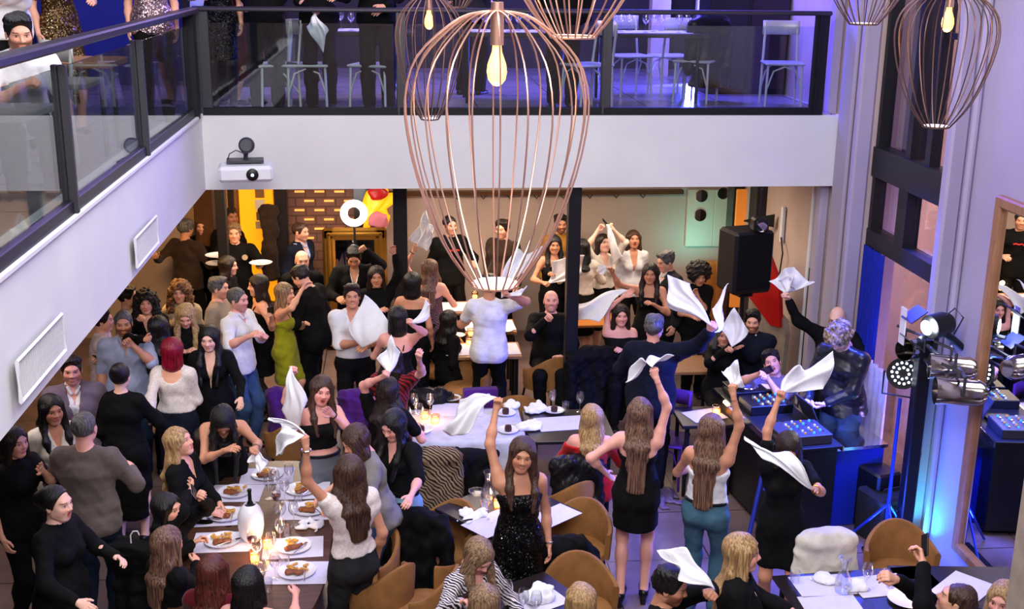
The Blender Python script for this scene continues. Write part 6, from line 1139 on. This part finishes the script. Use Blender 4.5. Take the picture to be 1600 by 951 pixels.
gal('guest in black resting both hands on the gallery rail', 415, 60, 12.2, 0, 0, 'm', ('short', 'hblack'), SW('black', 'crew'), TR, aL=(404, 12, 'n.8'), aR=(420, 10, 'n.8'))
gal('guest in maroon beside the gallery corner post', 378, 60, 12.7, 0, 60, 'f', ('long', 'hdark'), ('dress', 'maroon', 'long', 'crew'), ('midi', 'maroon'), aL='down', aR='down')
gal('guest in black trailing a napkin over the gallery rail', 500, 60, 12.25, 0, 0, 'f', ('long', 'hdark'), TP('black', 'long', 'crew'), TR, aL='rail', aR=(487, 14, 'n.85'), name='g8', handR='grip')
gal('guest in black at the gallery rail left of the lamps', 590, 60, 12.2, 0, 0, 'm', ('short', 'hblack'), SW('black'), TR, aL=(600, 10, 'n.85'), aR='rail')
gal('guest in black trousers behind the large lamp on the gallery', 735, 60, 13.6, 0, 150, 'm', ('short', 'hblack'), SW('charcoal'), TR)
gal('guest in a long black coat behind the right side of the large lamp', 880, 60, 12.4, 0, 170, 'm', ('short', 'hdark'), ('coat', 'black', 'long', 'crew', -.35), TR)
# ---------------------------------------------------------------- napkins in the air
hnap('napkin raised beside the thin lamp wires by the wavy haired woman', 'w46', 'L', [(640, 372, .05), (668, 332, .15), (678, 368, -.1)], .04, 1)
hnap('second fold of napkin trailing right of the raised one near the lamp', 'w46', 'L', [(655, 345, -.02), (686, 352, .06), (662, 392, -.06)], .03, 2)
hnap('large napkin stretched in front of the man in the white shirt', 'm42', 'L', [(624, 513, -.15), (562, 466, -.1), (545, 506, 0)], .012, 3)
hnap('twisted napkin in the raised hand behind the bare backed woman', 'w79', 'R', [(662, 470, .05), (677, 474, .0), (668, 494, -.05)], .02, 4)
hnap('napkin lifted above the brown haired woman with the grey skirt', 'w78', 'L', [(592, 560, .05), (612, 528, .1), (626, 545, 0)], .03, 6)
hnap('white napkin held up like a sail by the laughing woman', 'w40', 'R', [(440, 640, .05), (462, 672, .0), (484, 630, -.05)], .02, 7)
hnap('napkin held by the woman in the lace blouse over the table', 'w38', 'L', [(440, 668, .1), (428, 700, .1), (440, 716, -.02)], .03, 8)
hnap('rolled napkin end beside the one of the lace blouse woman', 'w38', 'L', [(452, 676, .05), (420, 648, .12), (424, 655, .05)], .01, 18)
hnap('napkin picked up from the long table by the leaning woman', 'w31', 'L', [(418, 722, .0), (404, 738, .0), (388, 718, .05)], .03, 9, group=None)
hnap('large napkin swung by the smiling woman in sequins', 'w70', 'R', [(722, 618, .12), (692, 682, .15), (728, 672, .0)], .035, 10)
hnap('small napkin glowing beside the lamp wires right of the dark sweater man', 'm58', 'R', [(806, 384, .6), (836, 388, .8), (828, 410, .5)], .02, 11)
hnap('white napkin end in the fist of the white t-shirt man', 'm58', 'R', [(816, 448, .05), (824, 452, .02), (812, 462, 0)], .02, 12)
hnap('napkin drawn across the chest of the woman left of the column', 'w50', 'R', [(866, 408, 0), (912, 404, -.1), (914, 428, -.05)], .02, 13)
hnap('napkin dangling from the phone hand of the woman in the cream blouse', 'w52', 'L', [(950, 352, 0), (952, 408, .05), (976, 405, -.05)], .02, 14)
hnap('small napkin at the fingertips of the outstretched arm', 'w55', 'R', [(934, 412, 0), (932, 424, .05), (942, 428, 0)], .01, 19)
hnap('pointed napkin flying above the smiling off shoulder woman', 'w59', 'R', [(905, 473, .1), (888, 486, .1), (932, 505, -.1)], .03, 15)
hnap('biggest white napkin flung open by the grey haired man', 'm60', 'R', [(1078, 434, .1), (1038, 434, .3), (1046, 474, .1)], .04, 16)
hnap('grey napkin strip raised behind the fist of the grey haired man', 'm60', 'R', [(1120, 478, .4), (1138, 456, .6), (1136, 474, .4)], .012, 17)
hnap('white napkin thrown above the bald man with glasses', 'm64', 'R', [(1200, 437, .05), (1244, 418, .1), (1272, 444, .0)], .05, 20)
hnap('second edge of the white napkin above the bald man with glasses', 'm64', 'R', [(1215, 440, 0), (1240, 422, -.05), (1240, 456, -.08)], .03, 24)
hnap('ruffled napkin twirled in front of the DJ by the woman in black', 'w67', 'R', [(1232, 572, .1), (1298, 552, .2), (1284, 600, .1)], .05, 21)
hnap('napkin strip falling over the hair of the woman in black', 'w67', 'L', [(1240, 706, -.1), (1170, 680, -.05), (1190, 708, -.1)], .03, 22)
hnap('napkin spinning round the fist of the camisole woman', 'w66', 'R', [(1130, 578, .05), (1152, 570, .1), (1166, 600, .0)], .04, 23)
hnap('lilac shaded napkin waved before the clapping man', 'w61', 'R', [(1124, 510, .05), (1152, 486, .1), (1172, 514, .0)], .03, 25)
hnap('long napkin held over the grey haired man’s coat by a raised hand', 'w68', 'R', [(1052, 556, .05), (975, 586, .2), (1000, 568, .15)], .03, 26)
hnap('napkin waved over the head of the man in profile at the bottom', 'm74', 'L', [(1068, 860, .0), (1032, 858, .1), (1062, 908, -.1)], .03, 27)
hnap('pale napkin hanging over the gallery rail', 'g8', 'R', [(478, 45, .05), (507, 80, .05), (512, 48, 0)], .02, 28, group=None)
q = onY(60, 105, 6.9)
hnap('paper menu hanging by the man leaning behind the handrail', 'g1', 'L', [(10, 190, .1), (40, 215, .2), (52, 170, .1)], .005, 29, cat='paper', name='paper_menu', m='paper', group=None) if 0 else None
# ---------------------------------------------------------------- held and worn things
phone('white phone in the hand of the woman in the short black dress', 'w10', 'L'); phone('phone filming the party, held over the long table', 'w34', 'L'); phone('dark phone held up above the woman in the cream blouse', 'w52', 'L', False)
phone('dark phone in the hands of the laughing man', 'm63', 'R', False); phone('white phone on the knee of the zebra blouse woman', 'w71', 'R'); phone('shiny phone aimed from the lower right edge', 'm76', 'L', False); phone('dark phone raised in a hand at the left beam', 'p22', 'L', False)
def att(who, name, m, mb, smooth=True): i = WR[who]; return link(name, mb.mesh(name, m, smooth), i['body'])
def hl(who, x, y, z): i = WR[who]; return i['hc']+i['RH']@V3(x, y, z)*i['hs']-i['root']
mb = MB()
for s_ in (-1, 1): mb.tube([hl('m64', s_*.032+.024*math.cos(k*PI/8), .101, .0+.019*math.sin(k*PI/8)) for k in range(16)], .0022, 5, closed=True).tube([hl('m64', s_*.055, .100, .003), hl('m64', s_*.080, .0, .0)], .002, 5)
att('m64', 'glasses', 'plastic', mb.tube([hl('m64', -.01, .105, 0), hl('m64', .01, .105, 0)], .002, 5))
i = WR['waiter']
for dx, dz in ((.06, .40), (-.03, .30)): c_ = i['P0']+i['sd']*dz+i['R']*-dx*2+i['F']*.150-i['root']; att('waiter', 'badge', 'beige', MB().lathe([(0, 0), (.036, 0), (.036, .008), (0, .008)], axis=i['F'], c=c_))
i = WR['m47']; c_ = i['P0']+i['sd']*.385+i['F']*.142-i['root']; att('m47', 'chest_logo', 'redplastic', MB().tube([c_-i['R']*.07, c_-i['R']*.03+i['sd']*.012, c_, c_+i['R']*.04+i['sd']*.012, c_+i['R']*.07], .013, 8))
for who, s_, m_ in (('w70', -1, 'chrome'), ('w31', -1, 'chrome'), ('w38', -1, 'chrome'), ('w40', -1, 'plastic'), ('m57', 1, 'chrome'), ('w67', -1, 'gold'), ('w46', -1, 'chrome'), ('w34', -1, 'plastic'), ('m42', -1, 'chrome')):
    i = WR[who]; W, E_ = i['wr'][s_]-i['root'], i['el'][s_]-i['root']; a_ = nrm(W-E_); x_ = nrm(np.cross(a_, (0, .3, 1))); y_ = np.cross(a_, x_); att(who, 'bracelet', m_, MB().tube([W-a_*.012+(x_*math.cos(k*PI/8)+y_*math.sin(k*PI/8))*.031*i['s'] for k in range(16)], .0055, 6, closed=True))
for lb, dx, hh in (('white oval plate carried in the waiter’s right hand', 1, 0), ('white plate with a green garnish carried below the first by the waiter', 1, -.10), ('white plate carried in the waiter’s left hand', -1, 0)):
    i = WR['waiter']; p = i['wr'][dx]+i['F']*.12+V3(0, 0, .03+hh); t = plate(p[0], p[1], p[2], lb, .14, group='plates carried by the waiter')
print('people', NPEOPLE[0])

if DBG:
    A = [(o['label'][:40], V3(*o.location)) for o in bpy.data.objects if o.name.startswith('person') and o.parent is None]
    for i in range(len(A)):
        for j in range(i):
            d = np.linalg.norm(A[i][1][:2]-A[j][1][:2])
            if d < .36 and abs(A[i][1][2]-A[j][1][2]) < 1: print('CLOSE %.2f' % d, A[i][0], '|', A[j][0], np.round(A[i][1], 2), np.round(A[j][1], 2))
        if abs(A[i][1][2]) > .02 and abs(A[i][1][2]-3.45) > .02: print('ZOFF', A[i])
